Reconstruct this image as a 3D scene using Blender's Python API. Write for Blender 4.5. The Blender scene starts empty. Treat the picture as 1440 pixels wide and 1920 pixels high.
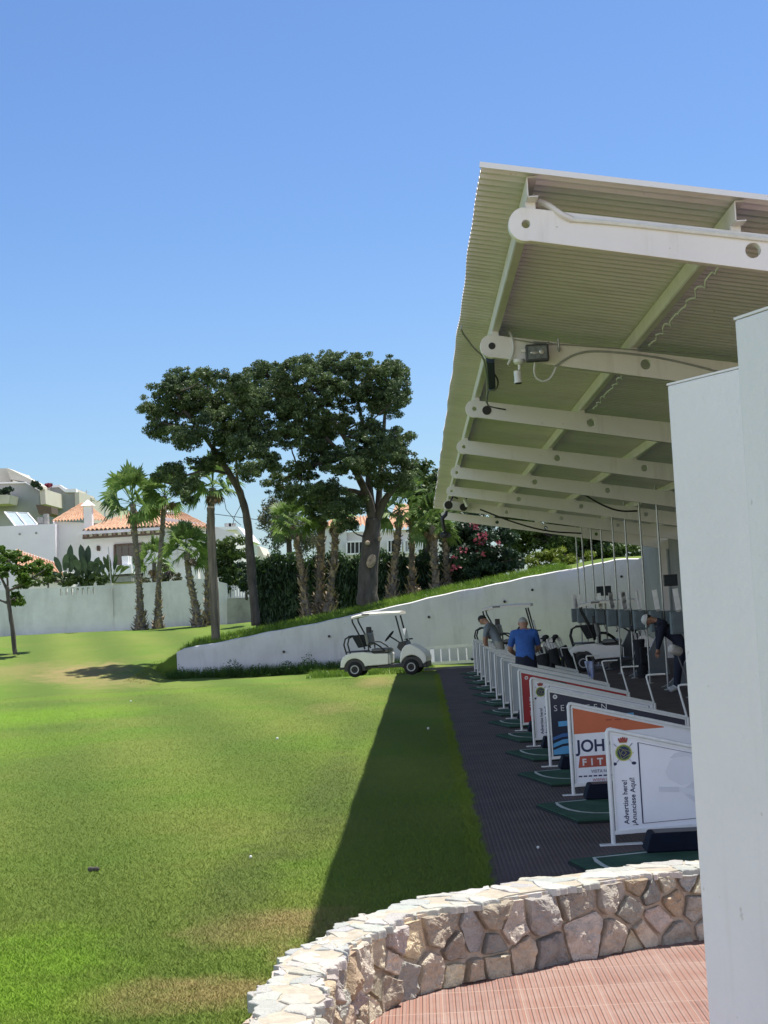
import bpy, math, random
import numpy as np
from mathutils import Vector, Matrix
rnd = random.Random(7)
nr = np.random.default_rng(11)
scene = bpy.context.scene
COL = scene.collection
R = math.radians

# ------------------------------------------------------------------ camera, sky, sun, exposure
CAM_H = 2.03
FPX = 3000.0
AX = Vector((0.99823974, 0.05604044, 0.01941378))      # world X seen in camera axes
AY = Vector((0.02262371, -0.05722468, -0.99810496))
AZ = Vector((-0.0548233, 0.99678724, -0.0583918))
rot = Matrix((AX, AY, AZ))
cam_d = bpy.data.cameras.new("camera")
cam = bpy.data.objects.new("camera", cam_d)
COL.objects.link(cam)
cam.matrix_world = Matrix.Translation((0, 0, CAM_H)) @ rot.to_4x4()
cam_d.sensor_fit = 'VERTICAL'
cam_d.sensor_height = 36
cam_d.lens = 36 * FPX / 1920
cam_d.clip_start = 0.05
cam_d.clip_end = 9000
scene.camera = cam

SUN = Vector((0.28, 0.20, 1.0)).normalized()
el = math.asin(SUN.z)
az = math.atan2(SUN.x, SUN.y)
world = bpy.data.worlds.new("World")
scene.world = world
world.use_nodes = True
wn = world.node_tree
bg = wn.nodes["Background"]
sky = wn.nodes.new("ShaderNodeTexSky")
sky.sky_type = 'NISHITA'
sky.sun_disc = False
sky.sun_elevation = el
sky.sun_rotation = az
sky.altitude = 0
sky.air_density = 1.0
sky.dust_density = 1.0
sky.ozone_density = 2.5
tint = wn.nodes.new("ShaderNodeMix"); tint.data_type = 'RGBA'; tint.blend_type = 'MULTIPLY'; tint.inputs[0].default_value = 1.0
wn.links.new(sky.outputs[0], tint.inputs[6]); 
# tinted sky, blue down the range; added glow behind camera fills shade, zenith darkened
wtc = wn.nodes.new("ShaderNodeTexCoord"); wsp = wn.nodes.new("ShaderNodeSeparateXYZ"); wn.links.new(wtc.outputs["Generated"], wsp.inputs[0])
def wm(op, a, b=None):
    x = wn.nodes.new("ShaderNodeMath"); x.operation = op
    for i, v in enumerate((a, b)):
        if v is None: continue
        if isinstance(v, (int, float)): x.inputs[i].default_value = v
        else: wn.links.new(v, x.inputs[i])
    return x.outputs[0]
def wramp(v, a, b):
    x = wn.nodes.new("ShaderNodeMapRange"); x.interpolation_type = 'SMOOTHSTEP'; wn.links.new(v, x.inputs[0])
    x.inputs[1].default_value = a; x.inputs[2].default_value = b; return x.outputs[0]
back = wm('ADD', wm('MULTIPLY', wsp.outputs[0], -.35), wm('MULTIPLY', wsp.outputs[1], -.94))
fac = wm('MULTIPLY', wramp(back, -.15, .75), wramp(wsp.outputs[2], .75, .25))
wmx = wn.nodes.new("ShaderNodeMix"); wmx.data_type = 'RGBA'; wn.links.new(fac, wmx.inputs[0])
wz = wn.nodes.new("ShaderNodeMix"); wz.data_type = 'RGBA'; wn.links.new(wramp(wsp.outputs[2], .36, .75), wz.inputs[0])
wl = wn.nodes.new("ShaderNodeMix"); wl.data_type = 'RGBA'; wn.links.new(wramp(wsp.outputs[2], -.02, .30), wl.inputs[0])
wl.inputs[6].default_value = (.54, .64, .74, 1); wl.inputs[7].default_value = (.44, .565, .735, 1); wn.links.new(wl.outputs[2], wz.inputs[6])
wz.inputs[7].default_value = (.26, .28, .30, 1)  # zenith darkened to deepen the shade on lawn and bays
wn.links.new(wz.outputs[2], wmx.inputs[6]); wmx.inputs[7].default_value = (2.4, 1.88, 1.70, 1)
wn.links.new(wmx.outputs[2], tint.inputs[7])
wn.links.new(tint.outputs[2], bg.inputs[0])
bg.inputs[1].default_value = 0.15
sl = bpy.data.lights.new("sun", 'SUN')
sl.energy = 5.0
sl.angle = R(0.5)
sl.color = (1.0, 0.96, 0.9)
so = bpy.data.objects.new("sun", sl)
so.rotation_euler = SUN.to_track_quat('Z', 'Y').to_euler()
so.location = (0, 0, 30)
COL.objects.link(so)
scene.view_settings.view_transform = 'Standard'
scene.view_settings.look = 'None'
scene.view_settings.gamma = 1
scene.view_settings.exposure = 0.55
scene.cycles.max_bounces = 8
scene.cycles.transparent_max_bounces = 6
scene.cycles.use_denoising = True

def at(x, y, Y):
    "world point that lies Y metres down the range and is seen at photo pixel (x, y)"
    d = rot @ Vector((x - 720, 960 - y, -FPX))
    d = d / d.y * Y
    return Vector((d.x, Y, CAM_H + d.z))

def gnd(x, y, z=0.0):
    d = rot @ Vector((x - 720, 960 - y, -FPX))
    d = d / d.z * (z - CAM_H)
    return Vector((d.x, d.y, z))

# ------------------------------------------------------------------ materials
MATS = {}
def mat(name, col, rough=0.6, var=0.12, scale=6.0, bump=0.0, bscale=40.0, col2=None, metal=0.0, spec=0.5, detail=6.0, transl=0.0, stretch=None, coat=0.0):
    if name in MATS:
        return MATS[name]
    m = bpy.data.materials.new(name)
    m.use_nodes = True
    nt = m.node_tree
    b = nt.nodes["Principled BSDF"]
    b.inputs["Roughness"].default_value = rough
    b.inputs["Metallic"].default_value = metal
    b.inputs["Specular IOR Level"].default_value = spec
    b.inputs["Coat Weight"].default_value = coat
    tc = nt.nodes.new("ShaderNodeTexCoord")
    mp = nt.nodes.new("ShaderNodeMapping")
    nt.links.new(tc.outputs["Object"], mp.inputs[0])
    if stretch:
        mp.inputs["Scale"].default_value = stretch
    nz = nt.nodes.new("ShaderNodeTexNoise")
    nz.inputs["Scale"].default_value = scale
    nz.inputs["Detail"].default_value = detail
    nz.inputs["Roughness"].default_value = 0.65
    nt.links.new(mp.outputs[0], nz.inputs[0])
    rp = nt.nodes.new("ShaderNodeValToRGB")
    c1 = tuple(max(0, c * (1 - var)) for c in col[:3]) + (1,)
    c2 = (tuple(col2) + (1,)) if col2 else tuple(min(1, c * (1 + var)) for c in col[:3]) + (1,)
    rp.color_ramp.elements[0].color = c1
    rp.color_ramp.elements[1].color = c2
    rp.color_ramp.elements[0].position = 0.35
    rp.color_ramp.elements[1].position = 0.65
    nt.links.new(nz.outputs[0], rp.inputs[0])
    nt.links.new(rp.outputs[0], b.inputs["Base Color"])
    if bump:
        n2 = nt.nodes.new("ShaderNodeTexNoise")
        n2.inputs["Scale"].default_value = bscale
        n2.inputs["Detail"].default_value = 5
        nt.links.new(mp.outputs[0], n2.inputs[0])
        bp = nt.nodes.new("ShaderNodeBump")
        bp.inputs["Strength"].default_value = 1.0
        bp.inputs["Distance"].default_value = bump
        nt.links.new(n2.outputs[0], bp.inputs["Height"])
        nt.links.new(bp.outputs[0], b.inputs["Normal"])
    if transl:
        out = nt.nodes["Material Output"]
        tr = nt.nodes.new("ShaderNodeBsdfTranslucent")
        nt.links.new(rp.outputs[0], tr.inputs[0])
        mx = nt.nodes.new("ShaderNodeMixShader")
        mx.inputs[0].default_value = transl
        nt.links.new(b.outputs[0], mx.inputs[1])
        nt.links.new(tr.outputs[0], mx.inputs[2])
        nt.links.new(mx.outputs[0], out.inputs[0])
    MATS[name] = m
    return m

class NT:
    "tiny node helper"
    def __init__(s, name):
        s.m = bpy.data.materials.new(name); s.m.use_nodes = True
        s.t = s.m.node_tree; s.b = s.t.nodes["Principled BSDF"]
    def n(s, typ, **k):
        x = s.t.nodes.new(typ)
        for a, v in k.items(): setattr(x, a, v)
        return x
    def l(s, a, b): s.t.links.new(a, b)
    def math(s, op, a, b=None, clamp=False):
        x = s.n("ShaderNodeMath", operation=op); x.use_clamp = clamp
        for i, v in enumerate((a, b)):
            if v is None: continue
            if isinstance(v, (int, float)): x.inputs[i].default_value = v
            else: s.l(v, x.inputs[i])
        return x.outputs[0]
    def noise(s, vec, scale, detail=4, rough=0.6):
        x = s.n("ShaderNodeTexNoise"); x.inputs["Scale"].default_value = scale
        x.inputs["Detail"].default_value = detail; x.inputs["Roughness"].default_value = rough
        s.l(vec, x.inputs[0]); return x.outputs[0]
    def ramp(s, v, p0, p1, c0=(0, 0, 0, 1), c1=(1, 1, 1, 1)):
        x = s.n("ShaderNodeValToRGB"); e = x.color_ramp.elements
        e[0].position = p0; e[1].position = p1; e[0].color = c0; e[1].color = c1
        s.l(v, x.inputs[0]); return x.outputs[0]
    def mix(s, f, a, b):
        x = s.n("ShaderNodeMix", data_type='RGBA')
        for i, v in ((0, f), (6, a), (7, b)):
            if isinstance(v, (int, float)): x.inputs[i].default_value = v
            elif isinstance(v, tuple): x.inputs[i].default_value = v
            else: s.l(v, x.inputs[i])
        return x.outputs[2]
    def pos(s):
        return s.n("ShaderNodeNewGeometry").outputs["Position"]
    def bump(s, h, dist):
        x = s.n("ShaderNodeBump"); x.inputs["Distance"].default_value = dist
        s.l(h, x.inputs["Height"]); s.l(x.outputs[0], s.b.inputs["Normal"])

def lawn_material(name, blade=False):
    k = NT(name)
    p = k.pos()
    sx = k.n("ShaderNodeSeparateXYZ"); k.l(p, sx.inputs[0])
    X, Y = sx.outputs[0], sx.outputs[1]
    fine = k.noise(p, 55, 4)
    mid = k.noise(p, 1.6, 5)
    big = k.noise(p, 0.28, 3)
    c = k.mix(k.ramp(mid, .35, .65), (.165, .218, .034, 1), (.192, .245, .042, 1))
    c = k.mix(k.ramp(big, .45, .62), c, (.13, .225, .022, 1))
    # mowing stripes running diagonally
    st = k.math('ADD', k.math('MULTIPLY', X, 2.2), k.math('MULTIPLY', Y, 0.55))
    wob = k.math('MULTIPLY', k.noise(p, .5, 2), 1.2)
    s1 = k.math('SINE', k.math('ADD', st, wob))
    c = k.mix(k.math('MULTIPLY', k.math('ADD', s1, 1), .34), c, (.085, .145, .018, 1))
    # dry straw coloured patches and lush patches, as (x, y, rx, ry, strength, kind)
    jit = k.math('MULTIPLY', k.math('SUBTRACT', k.noise(p, 1.9, 7, .75), .5), 3.0)
    def blob(cx, cy, rx, ry):
        dx = k.math('DIVIDE', k.math('SUBTRACT', X, cx), rx)
        dy = k.math('DIVIDE', k.math('SUBTRACT', Y, cy), ry)
        d = k.math('ADD', k.math('MULTIPLY', dx, dx), k.math('MULTIPLY', dy, dy))
        return k.math('SUBTRACT', 1, k.math('ADD', d, jit), clamp=True)
    dry = (.34, .25, .11, 1)
    for (cx, cy, rx, ry, a) in ((-1.05, 10.5, .75, .7, .95), (-1.35, 8.75, .75, .5, .95), (-.75, 9.6, .3, .5, .6), (-1.3, 43.5, .7, 4.0, .6), (-1.9, 33, .8, 2.2, .35),
                                (-11.4, 53.0, 1.7, 3.6, .85), (-14.0, 54.5, 2.6, 3.2, .45), (-9.8, 50, 1.6, 2.2, .6), (-1.6, 14.5, 1.2, 2.0, .15)):
        c = k.mix(k.math('MULTIPLY', blob(cx, cy, rx, ry), a), c, dry)
    for (cx, cy, rx, ry, a) in ((-9.2, 35.5, 3.5, 4.5, .7), (-2.6, 9.0, .9, 2.2, .7), (-7.5, 27, 2.5, 4, .4), (-9, 44, 5, 1.6, .35)):
        c = k.mix(k.math('MULTIPLY', blob(cx, cy, rx, ry), a), c, (.165, .33, .006, 1))
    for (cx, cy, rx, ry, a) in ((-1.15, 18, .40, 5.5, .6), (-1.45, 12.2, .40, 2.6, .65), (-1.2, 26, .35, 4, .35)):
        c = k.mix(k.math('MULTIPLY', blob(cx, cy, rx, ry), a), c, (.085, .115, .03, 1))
    c = k.mix(k.math('MULTIPLY', fine, .30), c, (.09, .13, .02, 1)) if not blade else k.mix(k.math('MULTIPLY', fine, .30), c, (.21, .26, .05, 1))
    if blade: c = k.mix(.12, c, (.36, .46, .08, 1))
    k.l(c, k.b.inputs["Base Color"])
    k.b.inputs["Roughness"].default_value = .75
    k.b.inputs["Specular IOR Level"].default_value = .2
    if not blade:
        k.bump(k.math('ADD', k.noise(p, 90, 3), k.math('MULTIPLY', k.noise(p, 22, 4), 1.0)), .02)
    return k.m

def weathered(name, base, dirt, rough=.6, drip=.35, speck=.5, mott=.10, bump=.002, drip_scale=(7, 7, .7), dmin=.52, dmax=.74):
    "old paint: mottling, run-down stains and small chips"
    k = NT(name); p = k.pos()
    c = k.mix(k.ramp(k.noise(p, .9, 7, .7), .3, .7), tuple(v * (1 - mott) for v in base) + (1,), tuple(min(.95, v * (1 + mott)) for v in base) + (1,))
    mp = k.n("ShaderNodeMapping"); mp.inputs["Scale"].default_value = drip_scale; k.l(p, mp.inputs[0])
    c = k.mix(k.math('MULTIPLY', k.ramp(k.noise(mp.outputs[0], 1.0, 6, .65), dmin, dmax), drip), c, dirt + (1,))
    c = k.mix(k.math('MULTIPLY', k.ramp(k.noise(p, 21, 3, .6), .70, .76), speck), c, tuple(v * .6 for v in dirt) + (1,))
    k.l(c, k.b.inputs["Base Color"]); k.b.inputs["Roughness"].default_value = rough
    k.bump(k.math('ADD', k.noise(p, 30, 5, .7), k.math('MULTIPLY', k.noise(p, 3, 3), 2.0)), bump)
    return k.m

def paving_material(name="ribbed_terracotta_tiles", shade_darkened=False):
    "ribbed terracotta tiles"
    k = NT(name)
    p = k.pos(); sx = k.n("ShaderNodeSeparateXYZ"); k.l(p, sx.inputs[0])
    X, Y = sx.outputs[0], sx.outputs[1]
    T = .40
    fx = k.math('FRACT', k.math('DIVIDE', X, T)); fy = k.math('FRACT', k.math('DIVIDE', Y, T))
    ix = k.math('FLOOR', k.math('DIVIDE', X, T)); iy = k.math('FLOOR', k.math('DIVIDE', Y, T))
    cmb = k.n("ShaderNodeCombineXYZ"); k.l(ix, cmb.inputs[0]); k.l(iy, cmb.inputs[1])
    wn_ = k.n("ShaderNodeTexWhiteNoise", noise_dimensions='2D'); k.l(cmb.outputs[0], wn_.inputs[0])
    rib = k.math('SINE', k.math('MULTIPLY', X, 2 * math.pi / .0333))
    rib = k.math('MULTIPLY', k.math('ADD', rib, 1), .5)
    gx = k.math('LESS_THAN', k.math('MINIMUM', fx, k.math('SUBTRACT', 1, fx)), .006)
    gy = k.math('LESS_THAN', k.math('MINIMUM', fy, k.math('SUBTRACT', 1, fy)), .010)
    g = k.math('MAXIMUM', gx, gy)
    base = k.mix(k.noise(p, 5, 5), (.185, .098, .08, 1), (.25, .145, .12, 1))
    base = k.mix(k.math('MULTIPLY', wn_.outputs[0], .3), base, (.50, .33, .25, 1))
    groove = k.ramp(rib, .12, .4)
    c = k.mix(groove, (.30, .15, .11, 1), base)
    dust = k.ramp(k.noise(p, 2.2, 6, .7), .42, .68)
    c = k.mix(k.math('MULTIPLY', dust, .45), c, (.38, .29, .25, 1))
    c = k.mix(k.math('MULTIPLY', g, .6), c, (.46, .36, .29, 1))
    if shade_darkened: c = k.mix(.80, c, k.mix(k.ramp(k.noise(p, 1.1, 5, .7), .35, .65), (.048, .038, .038, 1), (.10, .072, .068, 1)))  # canopy shade put into the bay tiles' colour as a mottled dark mix
    k.l(c, k.b.inputs["Base Color"])
    k.b.inputs["Roughness"].default_value = .8
    k.bump(k.math('MULTIPLY', k.ramp(rib, .2, .6), k.math('SUBTRACT', 1, g)), .007)
    return k.m

def vcol_material(name, rough=.85, bump=.01, bscale=30, mixn=.35, dark=(.12, .10, .08, 1), nscale=14):
    k = NT(name)
    a = k.n("ShaderNodeAttribute", attribute_name="tint")
    p = k.pos()
    n1 = k.ramp(k.noise(p, nscale, 8, .75), .42, .72)
    c = k.mix(k.math('MULTIPLY', n1, mixn), a.outputs[0], dark)
    k.l(c, k.b.inputs["Base Color"])
    k.b.inputs["Roughness"].default_value = rough
    k.b.inputs["Specular IOR Level"].default_value = .25
    k.bump(k.math('ADD', k.noise(p, bscale, 6, .7), k.noise(p, bscale * 4, 4)), bump)
    return k.m

def leaf_material(name, dark, light, transl=.25, scale=1.3, hi=None):
    k = NT(name)
    p = k.pos()
    c = k.mix(k.ramp(k.noise(p, scale, 3), .38, .62), dark + (1,), light + (1,))
    if hi:
        c = k.mix(k.ramp(k.noise(p, scale * 7, 2), .52, .7), c, hi + (1,))
    k.l(c, k.b.inputs["Base Color"])
    k.b.inputs["Roughness"].default_value = .5
    k.b.inputs["Specular IOR Level"].default_value = .35
    tr = k.n("ShaderNodeBsdfTranslucent"); k.l(c, tr.inputs[0])
    mx = k.n("ShaderNodeMixShader"); mx.inputs[0].default_value = transl
    k.l(k.b.outputs[0], mx.inputs[1]); k.l(tr.outputs[0], mx.inputs[2])
    k.l(mx.outputs[0], k.t.nodes["Material Output"].inputs[0])
    return k.m

# ------------------------------------------------------------------ mesh building
class MB:
    def __init__(s): s.v = []; s.f = []
    def add(s, vs, fs):
        o = len(s.v); s.v.extend([tuple(v) for v in vs]); s.f.extend([tuple(i + o for i in f) for f in fs]); return s
    def box(s, c, size, M=None, taper=1.0, ch=0.0):
        x, y, z = (a / 2 for a in size)
        vs = []
        for dz, k in ((-z, 1.0), (z, taper)):
            vs += [Vector((-x * k, -y * k, dz)), Vector((x * k, -y * k, dz)), Vector((x * k, y * k, dz)), Vector((-x * k, y * k, dz))]
        if M: vs = [M @ v for v in vs]
        c = Vector(c)
        return s.add([v + c for v in vs], [(3, 2, 1, 0), (4, 5, 6, 7), (0, 1, 5, 4), (1, 2, 6, 5), (2, 3, 7, 6), (3, 0, 4, 7)])
    def bar(s, p, q, w, h=None, up=Vector((0, 0, 1))):
        h = h or w
        p, q = Vector(p), Vector(q); d = (q - p); L = d.length; d = d / L
        if abs(d.dot(up)) > .98: up = Vector((0, 1, 0))
        a = d.cross(up).normalized(); b = a.cross(d).normalized()
        vs = [p + a * (w / 2 * i) + b * (h / 2 * j) + d * (L * k) for k in (0, 1) for i, j in ((-1, -1), (1, -1), (1, 1), (-1, 1))]
        return s.add(vs, [(0, 1, 2, 3), (7, 6, 5, 4), (1, 0, 4, 5), (2, 1, 5, 6), (3, 2, 6, 7), (0, 3, 7, 4)])
    def tube(s, pts, r, n=8, cap=True):
        pts = [Vector(p) for p in pts]
        rs = list(r) if isinstance(r, (list, tuple)) else [r] * len(pts)
        o = len(s.v); prev = None
        for i, p in enumerate(pts):
            d = (pts[min(i + 1, len(pts) - 1)] - pts[max(i - 1, 0)]).normalized()
            if prev is None:
                a = d.cross(Vector((0, 0, 1))) if abs(d.z) < .95 else d.cross(Vector((1, 0, 0)))
            else:
                a = prev - d * prev.dot(d)
            a.normalize(); prev = a; b = d.cross(a)
            for j in range(n):
                t = 2 * math.pi * j / n
                s.v.append(tuple(p + (a * math.cos(t) + b * math.sin(t)) * rs[i]))
        for i in range(len(pts) - 1):
            for j in range(n):
                s.f.append((o + i * n + j, o + i * n + (j + 1) % n, o + (i + 1) * n + (j + 1) % n, o + (i + 1) * n + j))
        if cap:
            s.f.append(tuple(o + j for j in range(n))[::-1]); s.f.append(tuple(o + (len(pts) - 1) * n + j for j in range(n)))
        return s
    def prism(s, poly, a, b):
        "poly: list of 3-vectors (planar), extruded from offset a to offset b (vectors)"
        n = len(poly); a = Vector(a); b = Vector(b)
        vs = [Vector(p) + a for p in poly] + [Vector(p) + b for p in poly]
        fs = [tuple(range(n))[::-1], tuple(range(n, 2 * n))] + [(i, (i + 1) % n, n + (i + 1) % n, n + i) for i in range(n)]
        return s.add(vs, fs)
    def ball(s, c, r, nu=12, nv=8, M=None):
        rx, ry, rz = r if isinstance(r, (tuple, list)) else (r, r, r)
        vs = []; c = Vector(c)
        for i in range(nv + 1):
            t = math.pi * i / nv
            for j in range(nu):
                u = 2 * math.pi * j / nu
                v = Vector((rx * math.sin(t) * math.cos(u), ry * math.sin(t) * math.sin(u), rz * math.cos(t)))
                vs.append((M @ v if M else v) + c)
        fs = [(i * nu + j, i * nu + (j + 1) % nu, (i + 1) * nu + (j + 1) % nu, (i + 1) * nu + j)[::-1] for i in range(nv) for j in range(nu)]
        return s.add(vs, fs)
    def lathe(s, c, axis, prof, n=20):
        "prof: list of (distance along axis, radius)"
        c = Vector(c); ax = Vector(axis).normalized()
        a = ax.cross(Vector((0, 0, 1))) if abs(ax.z) < .95 else ax.cross(Vector((1, 0, 0)))
        a.normalize(); b = ax.cross(a); m = len(prof); o = len(s.v)
        for h, r in prof:
            for j in range(n):
                t = 2 * math.pi * j / n; s.v.append(tuple(c + ax * h + (a * math.cos(t) + b * math.sin(t)) * max(r, 2e-4)))
        for i in range(m - 1):
            for j in range(n): s.f.append((o + i * n + j, o + i * n + (j + 1) % n, o + (i + 1) * n + (j + 1) % n, o + (i + 1) * n + j))
        s.f.append(tuple(o + j for j in range(n))[::-1]); s.f.append(tuple(o + (m - 1) * n + j for j in range(n)))
        return s
    def build(s, name, m, parent=None, smooth=False, bevel=0.0, loc=None):
        me = bpy.data.meshes.new(name); me.from_pydata(s.v, [], s.f); me.validate(); me.update()
        o = bpy.data.objects.new(name, me); COL.objects.link(o)
        if isinstance(m, (list, tuple)):
            for x in m: me.materials.append(x)
        elif m: me.materials.append(m)
        if smooth:
            me.polygons.foreach_set("use_smooth", [True] * len(me.polygons))
            if smooth != 'all':
                me.set_sharp_from_angle(angle=R(40))
        if bevel:
            b = o.modifiers.new("bevel", 'BEVEL'); b.width = bevel; b.segments = 2; b.limit_method = 'ANGLE'; b.angle_limit = R(40)
        if loc: o.location = loc
        if parent: o.parent = parent
        return o

def tag(o, label=None, cat=None, group=None, kind=None):
    if label: o["label"] = label
    if cat: o["category"] = cat
    if group: o["group"] = group
    if kind: o["kind"] = kind
    return o

def empty(name, loc, label, cat, group=None, rz=0.0):
    o = bpy.data.objects.new(name, None); COL.objects.link(o)
    o.location = loc; o.rotation_euler = (0, 0, rz); o.empty_display_size = .2
    return tag(o, label, cat, group)

def copy_tree(o, parent=None):
    c = o.copy(); COL.objects.link(c)
    if parent: c.parent = parent
    for ch in [x for x in COL.objects if x.parent == o]:
        copy_tree(ch, c)
    return c

def fast_mesh(name, V, F, m, parent=None):
    "V (n,3) float array, F (k,3) or (k,4) int array"
    me = bpy.data.meshes.new(name)
    V = np.asarray(V, np.float32); F = np.asarray(F, np.int32)
    me.vertices.add(len(V)); me.vertices.foreach_set("co", V.ravel())
    k = F.shape[1]
    me.loops.add(F.size); me.loops.foreach_set("vertex_index", F.ravel())
    me.polygons.add(len(F)); me.polygons.foreach_set("loop_start", np.arange(0, F.size, k, dtype=np.int32))
    me.update(calc_edges=True); me.validate()
    me.materials.append(m)
    o = bpy.data.objects.new(name, me); COL.objects.link(o)
    if parent: o.parent = parent
    return o

def leaves(P, size, up=.35, aspect=.5, jitter=.5):
    "rhombic leaf faces at points P; returns V, F"
    n = len(P)
    nrm = nr.normal(size=(n, 3)); nrm[:, 2] += up * 2; nrm /= np.linalg.norm(nrm, axis=1)[:, None]
    t = nr.normal(size=(n, 3)); t -= nrm * (t * nrm).sum(1)[:, None]; t /= np.linalg.norm(t, axis=1)[:, None]
    b = np.cross(nrm, t)
    s = size * (1 + jitter * (nr.random(n) - .5) * 2)[:, None]
    V = np.stack([P - t * s, P + b * s * aspect, P + t * s, P - b * s * aspect], 1).reshape(-1, 3)
    F = np.arange(n * 4).reshape(-1, 4)
    return V, F

def puff_points(c, r, n):
    "points in a soft ball, denser near its skin"
    d = nr.normal(size=(n, 3)); d /= np.linalg.norm(d, axis=1)[:, None]
    q = d * (nr.random(n) ** .45)[:, None]
    return np.asarray(c) + q * np.asarray(r)

def text_part(s, size, m, parent, loc, name="lettering", spin=0.0, bold=0.0, sx=1.0, align='LEFT', extrude=.0015, space=1.0):
    cu = bpy.data.curves.new("txt", 'FONT'); cu.body = s; cu.size = size; cu.offset = bold; cu.extrude = extrude
    cu.align_x = align; cu.space_character = space
    to = bpy.data.objects.new("txt", cu); COL.objects.link(to)
    bpy.context.view_layer.update()
    dg = bpy.context.evaluated_depsgraph_get()
    me = bpy.data.meshes.new_from_object(to.evaluated_get(dg))
    bpy.data.objects.remove(to); bpy.data.curves.remove(cu)
    me.transform(Matrix.Rotation(R(90), 4, 'X') @ Matrix.Rotation(spin, 4, 'Z') @ Matrix.Diagonal((sx, 1, 1, 1)))
    me.materials.clear(); me.materials.append(m); me.name = name
    o = bpy.data.objects.new(name, me); COL.objects.link(o); o.location = loc; o.parent = parent
    return o

def chain(o):
    p = Vector((0, 0, 0))
    while o: p += o.location; o = o.parent
    return p

def W(mb, name, m, parent=None, **k):
    "build from world coordinates under a parent that is not rotated"
    if parent:
        c = chain(parent); mb.v = [(v[0] - c.x, v[1] - c.y, v[2] - c.z) for v in mb.v]
    return mb.build(name, m, parent, **k)

def WF(name, V, F, m, parent=None):
    V = np.asarray(V, float)
    if parent: V = V - np.array(chain(parent))
    return fast_mesh(name, V, F, m, parent)

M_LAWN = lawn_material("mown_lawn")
M_BLADE = lawn_material("grass_blade", blade=True)
M_TUFT = leaf_material("bank_grass_leaf", (.07, .15, .014), (.20, .31, .035), .35, 1.5)
M_WEED = leaf_material("weed_leaf", (.03, .07, .012), (.07, .15, .02), .3, 2)
M_PAVE = paving_material()
M_BAYP = paving_material("shade_darkened_ribbed_tiles", True)  # same tiles as the patio, coloured darker for the shade under the canopy
M_WHITE = mat("white_render_wall", (.74, .74, .72), .8, .05, 1.2, .004, 30)
M_WALLOLD = weathered("weathered_white_wall", (.68, .67, .665), (.38, .37, .34), .85, .38, .5, .08, .006, (2.2, 2.2, .5))
M_FARWALL = weathered("aged_boundary_wall", (.74, .74, .73), (.36, .38, .35), .85, .55, .3, .10, .008, (.9, .9, .25), .45, .72)
_k = NT("smooth_white_paint"); _p = _k.pos()
_c = _k.mix(_k.ramp(_k.noise(_p, 1.1, 6, .7), .35, .7), (.86, .845, .86, 1), (.915, .90, .915, 1))
_mp = _k.n("ShaderNodeMapping"); _mp.inputs["Scale"].default_value = (9, 9, .5); _k.l(_p, _mp.inputs[0])
_c = _k.mix(_k.math('MULTIPLY', _k.ramp(_k.noise(_mp.outputs[0], 1.6, 5, .6), .60, .78), .16), _c, (.62, .60, .55, 1))
_c = _k.mix(_k.math('MULTIPLY', _k.ramp(_k.noise(_p, 26, 2, .5), .74, .78), .5), _c, (.55, .52, .47, 1))
_k.l(_c, _k.b.inputs["Base Color"]); _k.b.inputs["Roughness"].default_value = .6
_k.bump(_k.math('ADD', _k.noise(_p, 40, 5, .7), _k.math('MULTIPLY', _k.noise(_p, 5, 3), 1.2)), .0035)
M_PANEL = _k.m
M_CONC = mat("grey_concrete", (.30, .30, .28), .9, .25, 1.5, .01, 20)
M_TUBE = mat("white_painted_tube", (.74, .75, .73), .4, .06, 12)
M_STEEL = mat("galvanised_tube", (.42, .43, .43), .38, .12, 10, metal=.6)
M_SHEET = weathered("corrugated_sheet_paint", (.74, .69, .78), (.36, .30, .26), .5, .28, .45, .10, .0015, (.35, 5, 5))
M_BEAM = weathered("beam_paint", (.82, .79, .77), (.42, .36, .29), .5, .30, .6, .05, .002, (6, 6, .8), .56, .76)
M_PURLIN = mat("purlin_paint", (.70, .66, .64), .5, .07, 3)
M_BLACK = mat("black_plastic", (.02, .02, .022), .45, .2, 20)
M_RUBBER = mat("black_rubber", (.022, .022, .022), .8, .2, 20)
M_DKFAB = mat("black_fabric", (.016, .018, .022), .85, .3, 15)
M_CABLE = mat("grey_cable", (.35, .36, .35), .5, .1, 10)
M_WCABLE = mat("white_conduit", (.66, .67, .65), .45, .05, 10)

# ------------------------------------------------------------------ terrain
def sst(a, b, x):
    t = min(1, max(0, (x - a) / (b - a))); return t * t * (3 - 2 * t)

def wall_top(X):
    pts = ((-8.26, .936), (-5.59, 1.294), (-2.68, 1.71), (1.315, 2.389), (3.85, 2.76), (6.66, 3.154), (30, 3.3))
    if X <= pts[0][0]: return pts[0][1]
    for (a, b), (c, d) in zip(pts, pts[1:]):
        if X <= c: return b + (d - b) * (X - a) / (c - a)
    return pts[-1][1]

def terr(X, Y):
    if Y <= 46.05: return 0.0
    slope = 1.55 * sst(44.5, 71, Y) * 1.0
    slope = -.10 + (slope + .10) * sst(46.1, 49.5, Y)
    if Y < 54.12:
        left = 1 - sst(-9.4, -8.25, X)
        return slope * left - .05 * (1 - left)
    bank = wall_top(X) - .10 + .25 * sst(54.2, 58, Y)
    far = 1.6 + .25 * sst(-6, 4, X)
    bank = bank + (far - bank) * sst(60, 72, Y)
    k = sst(-9.0, -8.15, X)
    return slope * (1 - k) + bank * k

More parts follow.
